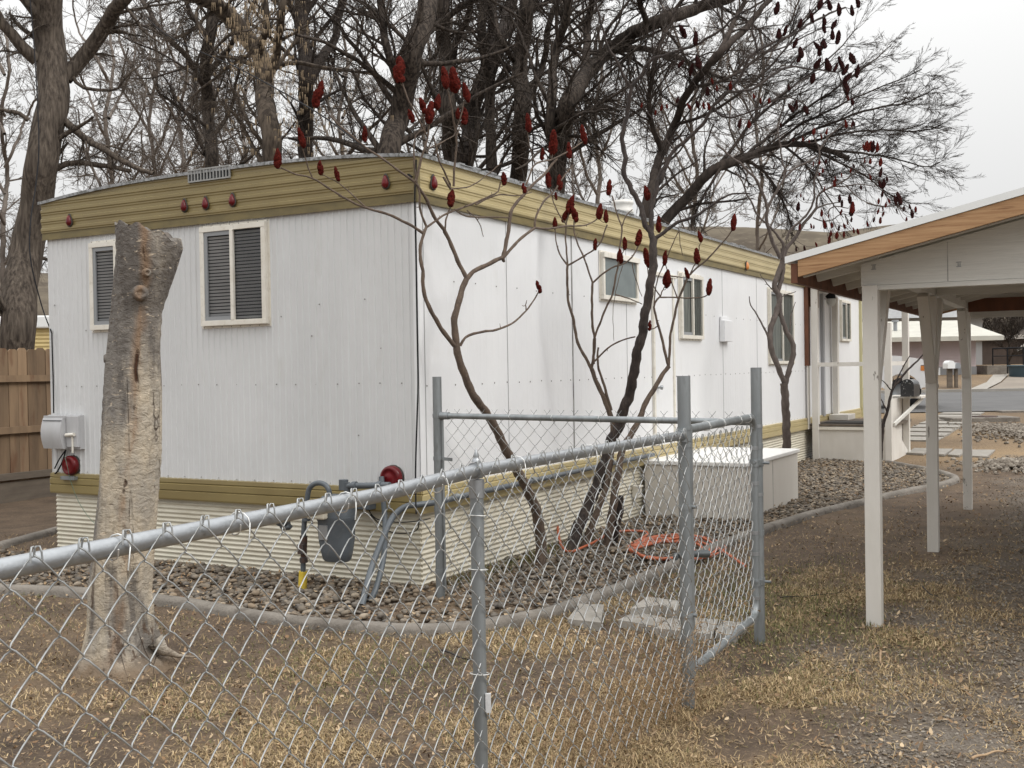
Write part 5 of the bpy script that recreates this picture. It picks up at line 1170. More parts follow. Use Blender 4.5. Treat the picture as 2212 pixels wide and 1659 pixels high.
# white pickup parked on the street, nose to the right
def pickup():
    q_ = at(1974, 850, 29.2); Y = 30.94; zg = gz(Y)+.013
    t = thing('pickup_truck', 'white pickup truck parked on the street beyond the porch', 'pickup truck', (q_.x-2.15, Y, zg), R(-22))
    t.scale = (1.08, 1.08, 1.08)
    wp = mat('white_car_paint', (.80, .80, .80), rough=.18, spec=.6); wp.node_tree.nodes['Principled BSDF'].inputs['Coat Weight'].default_value = .6
    Wd = .98
    def section(prof, name, m, y0, y1, b=.03):
        g = Geo(); g.prism([(x, y0, z) for x, z in prof], (0, y1-y0, 0)); return g.build(name, m, t, b)
    body = [(-2.9, .55), (-2.9, 1.22), (-.95, 1.24), (-.95, 1.26), (1.0, 1.33), (2.1, 1.27), (2.65, 1.18), (2.85, .95), (2.9, .62), (2.75, .50)]
    fw = [(2.66+.0, .5)]+[(2.2+.42*math.cos(a), .42+.42*math.sin(a)) for a in np.linspace(0.1, math.pi-.1, 12)]+[(1.75, .5), (-1.45, .5)]+[(-1.9+.45*math.cos(a), .45+.45*math.sin(a)) for a in np.linspace(0.1, math.pi-.1, 12)]+[(-2.35, .5)]
    bd_ = section(body+fw, 'body', wp, -Wd, Wd)
    cab = [(-.98, 1.25), (-.9, 1.80), (-.75, 1.88), (.3, 1.90), (.5, 1.85), (1.15, 1.28)]
    section(cab, 'cab', wp, -Wd+.10, Wd-.10)
    for s_ in (-1, 1):
        g = Geo(); yy = s_*(Wd-.095); g.prism([(-.85, yy, 1.33), (-.8, yy, 1.76), (-.25, yy, 1.79), (-.25, yy, 1.33)], (0, s_*.008, 0)); g.prism([(-.18, yy, 1.33), (-.18, yy, 1.79), (.38, yy, 1.78), (.85, yy, 1.36)], (0, s_*.008, 0)); g.build('side_window', MT['interior'], t)
        g = Geo(); g.box((.78, s_*(Wd+.0), 1.34), (.9, s_*(Wd+.22), 1.55)); g.build('mirror', MT['black'], t, .03)
        g = Geo(); g.box((2.60, s_*(Wd-.34), .88), (2.86, s_*(Wd+.004), 1.06)); hl = g.build('headlight', mat('lamp_lens', (.09, .09, .09), rough=.15), t, .03)
        g = Geo(); g.box((2.62, s_*(Wd+.004), .9), (2.72, s_*(Wd+.01), 1.02)); g.build('turn_signal', MT['amber'], hl)
        g = Geo(); g.box((-2.93, s_*(Wd-.16), .85), (-2.88, s_*(Wd-.01), 1.18)); g.build('taillight', MT['red'], t, .01)
        for x in (2.2, -1.9):
            g = Geo(); g.lathe((x, s_*(Wd-.24), .37), [(.23, 0), (.35, .0), (.37, .03), (.37, .2), (.345, .23), (.24, .235)], 28, 0, (0, s_, 0)); wh = g.build('wheel', MT['black'], t)
            g = Geo(); g.lathe((x, s_*(Wd-.24), .37), [(.24, .22), (.22, .18), (.06, .19), (.0, .2)], 20, 0, (0, s_, 0)); g.build('rim', MT['galv'], wh)
    g = Geo(); g.box((2.72, -.94, .42), (2.98, .94, .66)); g.build('front_bumper', wp, t, .05)
    g = Geo(); g.box((2.80, -.6, .68), (2.92, .6, 1.05)); g.build('grille', MT['grey_frame'], t, .02)
    g = Geo(); g.box((2.84, -.8, .46), (2.99, .8, .54)); g.build('lower_grille', MT['black'], t)
    g = Geo(); g.box((-3.0, -.92, .5), (-2.85, .92, .68)); g.build('rear_bumper', MT['galv'], t, .04)
    g = Geo(); g.raw([(.52, -.8, 1.84), (.52, .8, 1.84), (1.14, .86, 1.31), (1.14, -.86, 1.31)], [(0, 1, 2, 3)]); o = g.build('windscreen', MT['interior'], t); o.location = (.012, 0, .012)
pickup()

# ------------------------------------------------------------------ hose
hs_ = []
def hz_(u, v, lift=.0): q = ground(u, v); q.z += .02+lift; return q
loops = [hz_(1262, 1110, .42), hz_(1215, 1130, .3), hz_(1205, 1170, .12), hz_(1222, 1195), hz_(1270, 1190, .03), hz_(1330, 1168, .06), hz_(1400, 1160, .02)]
for i in range(5):
    s_ = 1-.07*i; c_ = (1462-6*i, 1188+3*i)
    for a in np.linspace(math.pi*1.1, math.pi*3.05, 14): loops.append(hz_(c_[0]+105*s_*math.cos(a)*(1-.04*i), c_[1]+(27*s_)*math.sin(a), .006*i+.006*math.sin(a*3+i)))
loops += [hz_(1500, 1170, .03), hz_(1560, 1195), hz_(1610, 1228)]
cable('orange_hose', loops, .0115, MT['hose'], 'orange air hose coiled loosely on the ground under the sumac stems', 'hose', 8, 5)

# ------------------------------------------------------------------ trees
def px(w_, Y): return w_*Y/FPX/2
def resample(P, K):
    P = np.asarray(P); d = np.concatenate([[0], np.cumsum(np.linalg.norm(np.diff(P, axis=0), axis=1))]); t = np.linspace(0, d[-1], K)
    return np.stack([np.interp(t, d, P[:, i]) for i in range(3)], 1)
class Tree:
    def __init__(s, name, label, cat, Y0, amp, base, seed, group=None):
        s.yf = None; s.Y0, s.amp, s.seed = Y0, amp, seed; s.rng = np.random.default_rng(seed); s.base = Vector(base); s.limbs = []
        s.o = thing(name, label, cat, base, 0, group)
    def pt(s, u, v):
        if s.yf: return at(u, v, s.yf(u, v))
        k = FPX/s.Y0/280     # waves scale with distance
        y = s.Y0+s.amp*(math.sin(u*.017/k*.6+s.seed)+.8*math.sin(v*.013/k*.6+s.seed*2.3))
        return at(u, v, y)
    def limb(s, pts, w0, w1, wob=.0, dy=0):
        P = np.array([tuple(s.pt(u, v)-s.base) for u, v in pts]); P[:, 1] += dy*np.linspace(0, 1, len(P))
        P = catmull(P, 5); L_ = np.linalg.norm(np.diff(P, axis=0), axis=1).sum(); K = max(10, int(L_/(.035 if s.Y0 < 15 else .25))); P = resample(P, min(K, 90))
        if wob:
            t = np.arange(len(P)); ph = s.rng.uniform(0, 6, 3)
            for i in range(3): P[:, i] += wob*(np.sin(t*.8+ph[i])+.6*np.sin(t*1.9+ph[i]*2))*np.clip(t/4, 0, 1)*(1 if i < 2 else .5)
        f = np.linspace(0, 1, len(P)); r = px(w0, s.Y0)*(1-f)+px(w1, s.Y0)*f
        s.limbs.append((P, r)); return P, r
def grow(rng_, P, Rr, Ln, per, t0, t1, ang, lenr, K, trop, curl, rr, keep=None):
    """children of the polylines P (N,K0,3); returns (P,R,L)"""
    N, K0, _ = P.shape; idx = np.repeat(np.arange(N), per); M = len(idx)
    t = rng_.uniform(t0, t1, M)*(K0-1); i0 = np.minimum(t.astype(int), K0-2); f = (t-i0)[:, None]
    pos = P[idx, i0]*(1-f)+P[idx, i0+1]*f; tan = P[idx, i0+1]-P[idx, i0]; tan /= np.linalg.norm(tan, axis=1, keepdims=True)+1e-9
    rad = (Rr[idx, i0]*(1-f[:, 0])+Rr[idx, i0+1]*f[:, 0])
    rnd = rng_.normal(size=(M, 3)); perp = rnd-(rnd*tan).sum(1, keepdims=True)*tan; perp /= np.linalg.norm(perp, axis=1, keepdims=True)+1e-9
    a = rng_.normal(ang, ang*.25, M)[:, None]; d = np.cos(a)*tan+np.sin(a)*perp
    L_ = Ln[idx]*lenr*rng_.uniform(.5, 1.25, M)*(1.1-.5*t/(K0-1)); step = (L_/(K-1))[:, None]
    out = [pos]; cur = pos; tr = np.array(trop)
    for k in range(K-1):
        d = d+tr*(1.0/(K-1))*1.5+rng_.normal(0, curl, (M, 3)); d /= np.linalg.norm(d, axis=1, keepdims=True); cur = cur+d*step; out.append(cur)
    PP = np.stack(out, 1); r0 = np.minimum(rad*rr, .2*rad+L_*.009); RR = r0[:, None]*np.linspace(1, .35, K)[None]
    return PP, RR, L_
def finish(T, trunk_n, mats, levels, rmin, sides=(14, 5, 4, 3)):
    """levels: list of kwargs for grow, applied one after the other on the limbs"""
    g = Geo()
    for P, r in T.limbs[:trunk_n]: g.tube(P, r, sides[0], caps=False)
    g.build('trunk', mats, T.o); g = Geo()
    for P, r in T.limbs[trunk_n:]: g.tube(P, r, 8, caps=False)
    src = [(resample(P, 16), np.interp(np.linspace(0, 1, 16), np.linspace(0, 1, len(r)), r)) for P, r in T.limbs]
    P = np.array([a for a, b in src]); Rr = np.array([b for a, b in src]); Ln = np.array([np.linalg.norm(np.diff(a, axis=0), axis=1).sum() for a, b in src])
    allP = [(P, Rr, Ln)]; tips = None
    for q, lv in enumerate(levels):
        lv = dict(lv); fr = lv.pop('src', -1); mx = lv.pop('maxlen', None)
        P0, R0, L0 = allP[fr]
        if mx: L0 = np.minimum(L0, mx)
        PP, RR, LL = grow(T.rng, P0, R0, L0, **lv); RR = np.maximum(RR, rmin)
        V, F = tubes(PP, RR, 4 if q == 0 else 3); g.raw(V, F, 0, True); allP.append((PP, RR, LL)); tips = PP[:, -1]
    if g.V: g.build('crown', mats, T.o)
    return allP
def bgtree(name, label, Y, limbs, mats, amp=.8, dens=1.0, seed=1, trop=(0, 0, .1), maxlen=6, cat='tree', group='bare trees behind the mobile home', rmin=None, lens=(.5, .42, .45), angs=(.85, .7, .6)):
    u, v = limbs[0][0][0]; b = at(u, v, Y); b.z = gz(Y)
    T = Tree(name, label, cat, Y, amp, b, seed, group)
    for i, (pts, w0, w1) in enumerate(limbs): T.limb(pts, w0, w1, .02)
    rm = rmin or Y*.00013
    finish(T, 1, mats, [dict(per=int(15*dens), t0=.15, t1=1, ang=angs[0], lenr=lens[0], K=10, trop=trop, curl=.11, rr=.45, maxlen=maxlen),
                        dict(per=9, t0=.12, t1=1, ang=angs[1], lenr=lens[1], K=7, trop=trop, curl=.12, rr=.6),
                        dict(per=7, t0=.1, t1=1, ang=angs[2], lenr=lens[2], K=5, trop=trop, curl=.12, rr=.7)], rm)
    return T
bm = MT['barkm']; bdk = MT['barkd']
bgtree('bare_tree', 'big grey brown trunk leaning right behind the board fence at far left', 16.5,
  [([(18,1060),(27,850),(37,712),(57,545),(81,420),(94,337),(114,210),(109,100),(102,0),(98,-120),(100,-260)], 76, 60),
   ([(140,168),(160,145),(190,110),(225,60),(250,25),(290,-30),(350,-150)], 36, 24), ([(80,130),(45,100),(10,50),(-30,0)], 30, 16),
   ([(140,262),(175,290),(210,315),(280,358),(335,373)], 17, 9), ([(105,385),(118,368),(140,355),(175,352),(225,357),(285,370)], 15, 8),
   ([(155,160),(172,185),(200,192),(245,195),(280,165),(305,140)], 9, 4), ([(100,60),(60,10),(0,-60)], 26, 14), ([(110,-100),(200,-200),(300,-280)], 30, 14), ([(62,260),(30,240),(-30,235)], 10, 5)], MT['bark'], .25, .7, 11, (0, 0, -.12), 2.6, lens=(.42, .45, .5))
bgtree('bare_tree', 'brown bare tree rising straight behind the fascia grille', 27,
  [([(470,780),(462,500),(458,350),(450,250),(444,160),(455,60),(470,-80),(480,-250)], 34, 22), ([(448,200),(400,120),(330,40),(280,-60)], 14, 8), ([(450,160),(510,80),(560,-20)], 14, 8), ([(458,300),(500,230),(520,120)], 9, 5), ([(455,280),(400,240),(340,200)], 9, 5), ([(452,90),(400,0),(380,-100)], 12, 7)], bm, 1.0, 1.0, 12)
bgtree('bare_tree', 'shaggy tan barked tree with a thick limb slanting to the upper left', 23,
  [([(600,800),(592,500),(590,345),(578,260),(572,190),(560,120),(520,60),(470,15),(415,-20),(340,-70)], 46, 34), ([(572,190),(600,110),(610,0),(640,-120)], 20, 12), ([(560,120),(575,40),(560,-60)], 18, 12), ([(585,300),(550,250),(520,190)], 8, 5), ([(520,60),(480,90),(430,150)], 9, 5), ([(470,15),(420,60),(360,90)], 9, 5)], mat('bark_tan', (.12, .096, .075), (.05, .04, .033), 10, (1, 1, .18), .95, bump=2, bscale=10, bstretch=(2, 2, .4), lo=.42, hi=.58, spec=.1), .8, 1.1, 13, (0, 0, -.15))
bgtree('bare_tree', 'nearly black straight trunk right of the shaggy tan tree', 29,
  [([(660,800),(664,500),(660,270),(662,170),(655,80),(650,0),(655,-120),(660,-250)], 36, 28), ([(662,190),(690,130),(720,90),(735,20),(760,-80)], 24, 12), ([(655,60),(620,0),(590,-80)], 14, 9), ([(660,250),(700,210),(750,190)], 9, 5), ([(655,40),(690,-20),(720,-100)], 14, 8)], bdk, 1.0, 1.1, 14)
bgtree('bare_tree', 'thick brown trunk leaning right above the roof corner', 21,
  [([(800,800),(825,500),(842,330),(858,260),(880,170),(900,90),(925,10),(955,-90),(990,-220)], 52, 40), ([(870,200),(840,120),(825,20),(800,-80)], 18, 12), ([(900,90),(960,40),(1040,-10)], 18, 12), ([(850,290),(800,230),(760,150)], 8, 5), ([(895,110),(850,60),(780,20)], 9, 6)], bm, .8, 1.1, 15)
bgtree('bare_tree', 'upright grey brown trunk behind the red sumac cones', 27,
  [([(990,800),(985,500),(975,350),(968,230),(962,120),(955,20),(960,-100),(965,-230)], 38, 30), ([(962,140),(1000,60),(1030,-40)], 16, 10), ([(968,250),(930,180),(900,120)], 10, 6), ([(955,40),(910,-30),(880,-110)], 14, 9)], bm, 1.0, 1.1, 16)
bgtree('bare_tree', 'dark slanting trunk crossing to the upper right above the side fascia', 31,
  [([(1000,800),(1003,520),(1005,350),(1018,260),(1045,170),(1080,90),(1105,0),(1130,-120)], 36, 26), ([(1040,180),(1060,60),(1050,-60)], 18, 12), ([(1010,320),(1060,250),(1120,200)], 12, 7), ([(1080,90),(1140,30),(1220,-20)], 16, 10), ([(1020,260),(980,190),(985,80)], 14, 8)], bdk, 1.0, 1.2, 17)
bgtree('bare_tree', 'pair of dark brown stems just behind the middle of the roof', 28,
  [([(1110,800),(1112,500),(1118,390),(1128,260),(1124,130),(1140,0),(1150,-150)], 42, 30), ([(1075,500),(1060,330),(1058,200),(1042,60),(1050,-80)], 26, 18), ([(1126,240),(1170,150),(1190,40),(1240,-60)], 18, 10), ([(1124,150),(1080,80),(1060,-30)], 14, 8)], bm, 1.0, 1.2, 18)
bgtree('bare_tree', 'massive limb tree sweeping in a wide arc to the upper right', 25,
  [([(1190,820),(1195,550),(1202,400),(1212,300),(1230,220),(1262,165),(1310,115),(1370,70),(1440,40),(1530,10),(1640,-30)], 44, 22), ([(1205,380),(1190,250),(1200,120),(1230,0),(1250,-120)], 24, 14), ([(1262,165),(1270,60),(1290,-60)], 20, 12), ([(1330,105),(1420,110),(1500,140),(1560,170)], 16, 7), ([(1400,60),(1380,-20),(1400,-90)], 14, 8), ([(1220,260),(1290,230),(1340,240)], 12, 6), ([(1106,300),(1180,268),(1240,262),(1290,245)], 9, 6)], bm, 1.2, 1.7, 19, (0, 0, -.28), 5)
_sq = lambda L_: [([(u if u < 1650 else 1650+(u-1650)*.88, v) for u, v in P], a, b) for P, a, b in L_]
fan = [([(1386,800),(1380,560),(1400,430),(1430,330),(1456,270),(1492,190),(1550,120),(1620,50),(1690,-30)], 26, 10),
   ([(1395,600),(1426,490),(1480,430),(1546,365),(1606,340),(1660,322),(1706,310),(1760,312),(1806,325),(1858,342)], 26, 11),
   ([(1546,365),(1590,310),(1640,250),(1700,200),(1780,150),(1880,60)], 8, 2), ([(1606,340),(1680,280),(1760,230),(1860,170),(1960,100)], 8, 2),
   ([(1660,322),(1740,270),(1830,230),(1930,190),(2040,150)], 7, 2), ([(1706,310),(1800,270),(1900,240),(2000,220),(2080,190)], 7, 2),
   ([(1740,311),(1840,290),(1940,280),(2030,285),(2085,270)], 6, 2), ([(1806,325),(1880,330),(1960,340),(2040,360),(2080,350)], 6, 2),
   ([(1760,315),(1830,350),(1900,380),(1960,420),(2010,440)], 6, 2), ([(1700,315),(1760,360),(1800,420),(1850,470)], 6, 2), ([(1606,340),(1660,380),(1700,440),(1720,500)], 8, 3),
   ([(1492,190),(1570,170),(1660,110),(1760,40),(1830,-20)], 8, 3), ([(1456,270),(1520,250),(1600,200),(1700,110),(1780,10)], 8, 3), ([(1550,120),(1600,20),(1640,-80)], 12, 6), ([(1560,360),(1520,420),(1500,480)], 7, 3), ([(1430,330),(1400,230),(1420,120),(1460,20)], 12, 6)]
bgtree('bare_tree', 'wide bare tree fanning fine twigs out to the right over the home', 22, _sq(fan), mat('bark_fan', (.068, .054, .046), (.034, .028, .024), 12, (1, 1, .2), .97, spec=.1), .7, 2.0, 20, (.10, 0, .06), 3.4, lens=(.38, .48, .5), angs=(.55, .4, .35), rmin=.0022)
# paler trees farther off, and those seen between
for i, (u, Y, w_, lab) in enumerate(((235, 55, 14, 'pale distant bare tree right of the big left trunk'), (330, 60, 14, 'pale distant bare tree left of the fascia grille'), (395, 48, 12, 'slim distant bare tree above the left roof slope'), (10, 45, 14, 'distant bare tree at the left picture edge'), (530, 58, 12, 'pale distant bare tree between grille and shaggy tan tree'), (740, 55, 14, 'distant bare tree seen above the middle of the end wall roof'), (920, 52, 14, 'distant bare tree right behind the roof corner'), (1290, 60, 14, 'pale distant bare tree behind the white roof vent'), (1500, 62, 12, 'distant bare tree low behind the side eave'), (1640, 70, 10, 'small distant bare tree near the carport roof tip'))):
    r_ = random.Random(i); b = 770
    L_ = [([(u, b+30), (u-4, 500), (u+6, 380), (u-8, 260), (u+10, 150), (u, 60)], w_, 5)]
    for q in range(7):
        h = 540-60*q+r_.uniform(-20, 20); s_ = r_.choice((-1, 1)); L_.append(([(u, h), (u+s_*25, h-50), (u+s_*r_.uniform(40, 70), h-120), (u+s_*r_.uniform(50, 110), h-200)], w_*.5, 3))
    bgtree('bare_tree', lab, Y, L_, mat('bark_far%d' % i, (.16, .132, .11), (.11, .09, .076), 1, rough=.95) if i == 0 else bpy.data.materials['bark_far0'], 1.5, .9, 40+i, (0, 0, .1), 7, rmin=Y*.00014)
# small tree and brush across the street
for i, (u, Y, top) in enumerate(((2180, 58, 690), (2150, 75, 700), (2205, 70, 640))):
    L_ = [([(u, 800), (u, 760), (u+4, top+20), (u, top-20)], 6, 3)]
    for q in range(5): L_.append(([(u, 780-12*q), (u+random.uniform(-25, 25), 740-14*q), (u+random.uniform(-45, 45), top+10*q)], 3, 1.5))
    bgtree('small_tree', ('bushy bare small tree before the brown shed', 'faint bare small tree behind the entry steps', 'bare small tree at the right edge behind the shed')[i], Y, L_, bm, .3, .6, 70+i, (0, 0, .05), 3, group='small trees across the street')
# hanging tan seed clusters in the shaggy tree
n = 620; U = np.concatenate([rng.normal(555, 45, 420), rng.normal(650, 90, 200)]); Vv = np.concatenate([rng.uniform(-20, 160, 420), rng.uniform(150, 330, 200)]); V = []; F = []
for i in range(n):
    q = at(U[i], Vv[i], 22+rng.uniform(-1.5, 1.5)); l = rng.uniform(.05, .18); w_ = .006
    for k in range(3):
        dx = rng.uniform(-.03, .03); b = len(V); V += [(q.x+dx-w_, q.y, q.z), (q.x+dx+w_, q.y+.01, q.z), (q.x+dx*1.4, q.y, q.z-l)]; F.append((b, b+1, b+2))
g = Geo(); g.raw(V, F); tag(g.build('hanging_seeds', mat('tan_seed', (.33, .25, .16), (.22, .16, .1), 3, rough=.9)), 'tan dried seed clusters hanging in the shaggy tree', None, None, 'stuff')

# ------------------------------------------------------------------ sumacs
def cone_mesh(seed, name):
    r_ = np.random.default_rng(seed); n, K = 26, 34; V = []
    cen = r_.normal(size=(40, 3)); cen /= np.linalg.norm(cen, axis=1, keepdims=True)
    for i in range(K+1):
        t = i/K; rad = .50*max(0, math.sin(math.pi*min(1, .015+t*.985)**.85))**.52*(1-.22*t)*(1+.07*math.sin(t*9+seed*2))
        for k in range(n):
            f = 2*math.pi*k/n; d = np.array((math.cos(f)*math.sin(math.pi*t), math.sin(f)*math.sin(math.pi*t), -math.cos(math.pi*t)))
            b = (np.max(cen@d)-.92)*3.4
            rr = rad*(.82+b+.05*r_.normal()); V.append((rr*math.cos(f)*1.0+.10*math.sin(t*3.2+seed)*t, rr*math.sin(f)+.07*math.cos(t*4+seed)*t, t*2.1+b*.2*(t-.5)+.12*math.sin(t*5+seed)*0))
    g = Geo(); g.raw(V, [(i*n+k, i*n+(k+1) % n, (i+1)*n+(k+1) % n, (i+1)*n+k) for i in range(K) for k in range(n)], 0, True)
    o = g.build(name, MT['cone']); me = o.data; bpy.data.objects.remove(o); return me
CM = [cone_mesh(s_, 'fruit_cone_mesh') for s_ in (1, 2, 3, 4)]
CMD = []
for me in CM: m2 = me.copy(); m2.materials[0] = MT['coned']; CMD.append(m2)
def cone(T, u, v, wpx, dark=False, tilt=None, rnd=random):   # centre of the cone at u,v; wpx its height in picture units
    L_ = wpx*T.Y0/FPX; c = T.pt(u, v)-T.base; o = bpy.data.objects.new('fruit_cone', rnd.choice(CMD if dark else CM)); COL.objects.link(o); o.parent = T.o
    s_ = L_/2.1; tx = tilt if tilt is not None else rnd.uniform(-.3, .3); wd = rnd.uniform(.74, 1.0)
    o.scale = (s_*wd, s_*wd, s_); o.rotation_euler = (rnd.uniform(-.25, .25), tx, rnd.uniform(0, 6)); o.rotation_mode = 'YXZ'
    o.rotation_euler = (rnd.uniform(-.2, .2), tx, rnd.uniform(0, 6.28)); q = o.rotation_euler.to_matrix() @ Vector((0, 0, 1)); o.location = c-q*(L_/2); T.cb.append(o.location.copy()); return o
r4 = lambda L_: [(848+.4178*x, 368.7+.4178*y) for x, y in L_]
r7 = lambda L_: [(.5*x, .5*y) for x, y in L_]
r8 = lambda L_: [(1106+.5*x, .5*y) for x, y in L_]
r9 = lambda L_: [(1548+.2*x, 258+.2*y) for x, y in L_]
def sumac(T, trunks, brs, mt, wob=.0025, twig=True):
    for P, a, b in trunks: T.limb(P, a, b, wob)
    for P, a, b in brs: T.limb(P, a, b, wob)
    g = Geo()
    for P, r in T.limbs[:len(trunks)]: g.tube(P, r*(1+.06*np.sin(np.arange(len(r))*1.7)), 12, caps=True)
    g.build('trunk', mt[0], T.o); g = Geo()
    for P, r in T.limbs[len(trunks):]: g.tube(P, r*(1+.08*np.sin(np.arange(len(r))*2.1)), 8, caps=True)
    if twig:    # short spurs and buds
        for P, r in T.limbs[len(trunks):]:
            for k in range(4, len(P)-1, 7):
                if T.rng.random() < .45:
                    d = Vector(T.rng.normal(size=3)).normalized(); g.tube([P[k], P[k]+np.array(d)*.018, P[k]+np.array(d*.03+Vector((0, 0, .008)))], [r[k]*.6, .0025, .0015], 5, caps=False)
    T.bg = g; T.bm = mt[1]; T.cb = []
def close(T):
    A = np.concatenate([P for P, r in T.limbs])
    for c in T.cb:
        c = np.array(tuple(c)); d = np.linalg.norm(A-c, axis=1)+.5*np.maximum(0, A[:, 2]-c[2]+.02); i = int(np.argmin(d))
        if .012 < np.linalg.norm(A[i]-c) < 1.0:
            m_ = (A[i]*.45+c*.55); m_[2] -= .12*np.linalg.norm(A[i]-c)
            T.bg.tube(catmull([A[i], m_, c+np.array((0, 0, .01))], 4), np.linspace(.0032, .0024, 9), 5, caps=False)
    T.bg.build('branches', T.bm, T.o)
b = ground(1165, 1243)
TA = Tree('sumac_tree', 'left sumac with a curved trunk forking before the white wall, red cones at the tips', 'sumac tree', 8.4, .10, b, 2)
def _ya(u, v):
    w_ = 8.02+(u-905)*.00285+.45*max(0, (u-1100)/400)
    w_ = min(w_, 9.3) if u > 905 else 8.02-.12*min(1, (905-u)/300)
    return w_-.17-.05*math.sin(v*.011)-.04*math.sin(u*.021+v*.006)+(.25 if v > 1000 else 0)*min(1, (v-1000)/150 if v > 1000 else 0)
TA.yf = _ya
sumac(TA, [([(1166,1243),(1169,1180),(1160,1110),(1138,1055),(1108,1000),(1080,945)]+r4([(500,1275),(430,1180),(385,1090),(352,1000),(333,925),(325,860),(320,780),(335,700),(355,630),(383,560)]), 27, 12)],
 [(r4([(330,915),(275,850),(225,770),(185,700),(160,610),(155,520),(143,440),(152,350),(175,290)]), 10, 6),
  (r4([(175,290),(145,210),(140,120),(120,40)])+r7([(1790,600),(1830,560)]), 5, 3), (r4([(160,325),(100,285),(0,235)])+r7([(1690,930),(1560,890),(1480,850),(1400,800),(1350,770),(1270,750),(1215,725)]), 6, 3),
  (r7([(1350,770),(1320,690),(1305,640)]), 3, 2), (r7([(1575,890),(1520,840),(1460,790),(1400,755)]), 3, 2),
  (r4([(385,560),(340,470),(300,380),(270,310)]), 9, 8), (r4([(270,310),(210,230),(175,150),(140,90)])+r7([(1790,785)]), 8, 6),
  (r7([(1790,785),(1700,720),(1600,650),(1560,620),(1480,555),(1420,490),(1395,455)]), 5, 3), (r7([(1590,625),(1578,605)]), 3, 2),
  (r7([(1795,785),(1820,690),(1845,600),(1852,540),(1858,500)]), 6, 3), (r7([(1845,590),(1800,500),(1760,420),(1735,350)]), 4, 3), (r7([(1850,560),(1870,500),(1888,465)]), 3, 2),
  (r7([(1800,520),(1780,515)]), 3, 2), (r7([(1835,560),(1828,480)]), 3, 2),
  (r4([(270,310),(280,240),(300,180)]), 4, 3), (r4([(300,95),(260,30)])+r7([(1950,810),(1900,700),(1880,620),(1870,590)]), 5, 3),
  (r7([(1960,805),(1965,700),(1972,600),(1955,500),(1940,410),(1925,375)]), 5, 3), (r7([(1945,440),(1960,385)]), 3, 2), (r7([(1972,560),(1990,500),(2010,430)]), 3, 2), (r7([(1972,590),(1998,520)]), 3, 2), (r7([(1850,640),(1900,620),(1960,585),(1975,545)]), 3, 2),
  (r4([(180,290),(250,240),(320,205),(420,170),(500,130),(545,110),(560,60)]), 5, 3), (r4([(320,200),(380,235),(480,240),(605,243)]), 4, 3), (r4([(385,205),(430,245),(460,300),(470,340)]), 3, 1.5), (r4([(300,95),(400,80),(480,30),(560,-40)]), 3, 2),
  (r4([(385,560),(420,520),(480,490),(530,465),(570,450)]), 10, 9), (r4([(570,450),(585,390),(598,320),(606,240),(625,190),(680,120),(740,60),(790,10),(850,-60)]), 9, 5), (r4([(575,447),(620,395),(670,345),(735,295)]), 7, 6),
  (r4([(735,295),(740,240),(775,170),(830,110),(880,40),(930,-30)]), 5, 3), (r4([(735,295),(790,300),(850,295),(900,285),(980,285),(1035,265),(1065,245)]), 5, 3), (r4([(570,450),(575,470)]), 8, 6),
  (r4([(430,175),(540,125),(640,130),(720,110)]), 4, 2), (r8([(60,800),(100,710),(170,690),(250,650),(310,610)]), 4, 3), (r8([(100,710),(75,630),(68,570)]), 3, 2), (r8([(170,690),(178,650)]), 3, 2),
  (r4([(350,905),(375,865),(420,842),(480,830),(530,826),(590,802),(640,775),(680,735),(715,690),(745,650),(753,632)]), 6, 3), (r4([(690,722),(690,690),(692,670)]), 3, 1.5)], (MT['sumac'], MT['sumac']))
for x, y, w_ in ((1200,685,42),(1300,595,42),(1385,725,30),(1455,750,32),(1375,405,56),(1575,580,34),(1725,300,58),(1920,335,48),(1963,345,54),(2013,400,44),(1890,440,34),(1825,455,34),(1860,485,50),(1775,500,30),(1978,490,24),(2005,500,40),(1950,855,40)):
    cone(TA, .5*x, .5*y, w_)
for x, y, w_ in ((70,530,42),(178,615,58),(130,665,28),(245,650,40),(310,580,46),(155,780,32),(205,790,36)): cone(TA, 1106+.5*x, .5*y, w_)
for x, y, w_ in ((575,40,30),(680,90,26),(755,600,30),(845,130,20),(1070,210,40),(1103,235,34),(305,140,10)): cone(TA, 848+.4178*x, 368.7+.4178*y, w_)
b = ground(1240, 1193)
TB = Tree('sumac_tree', 'tallest dark sumac with a leaning trunk, its dark cones clustered at the upper right', 'sumac tree', 9.5, .16, b, 5)
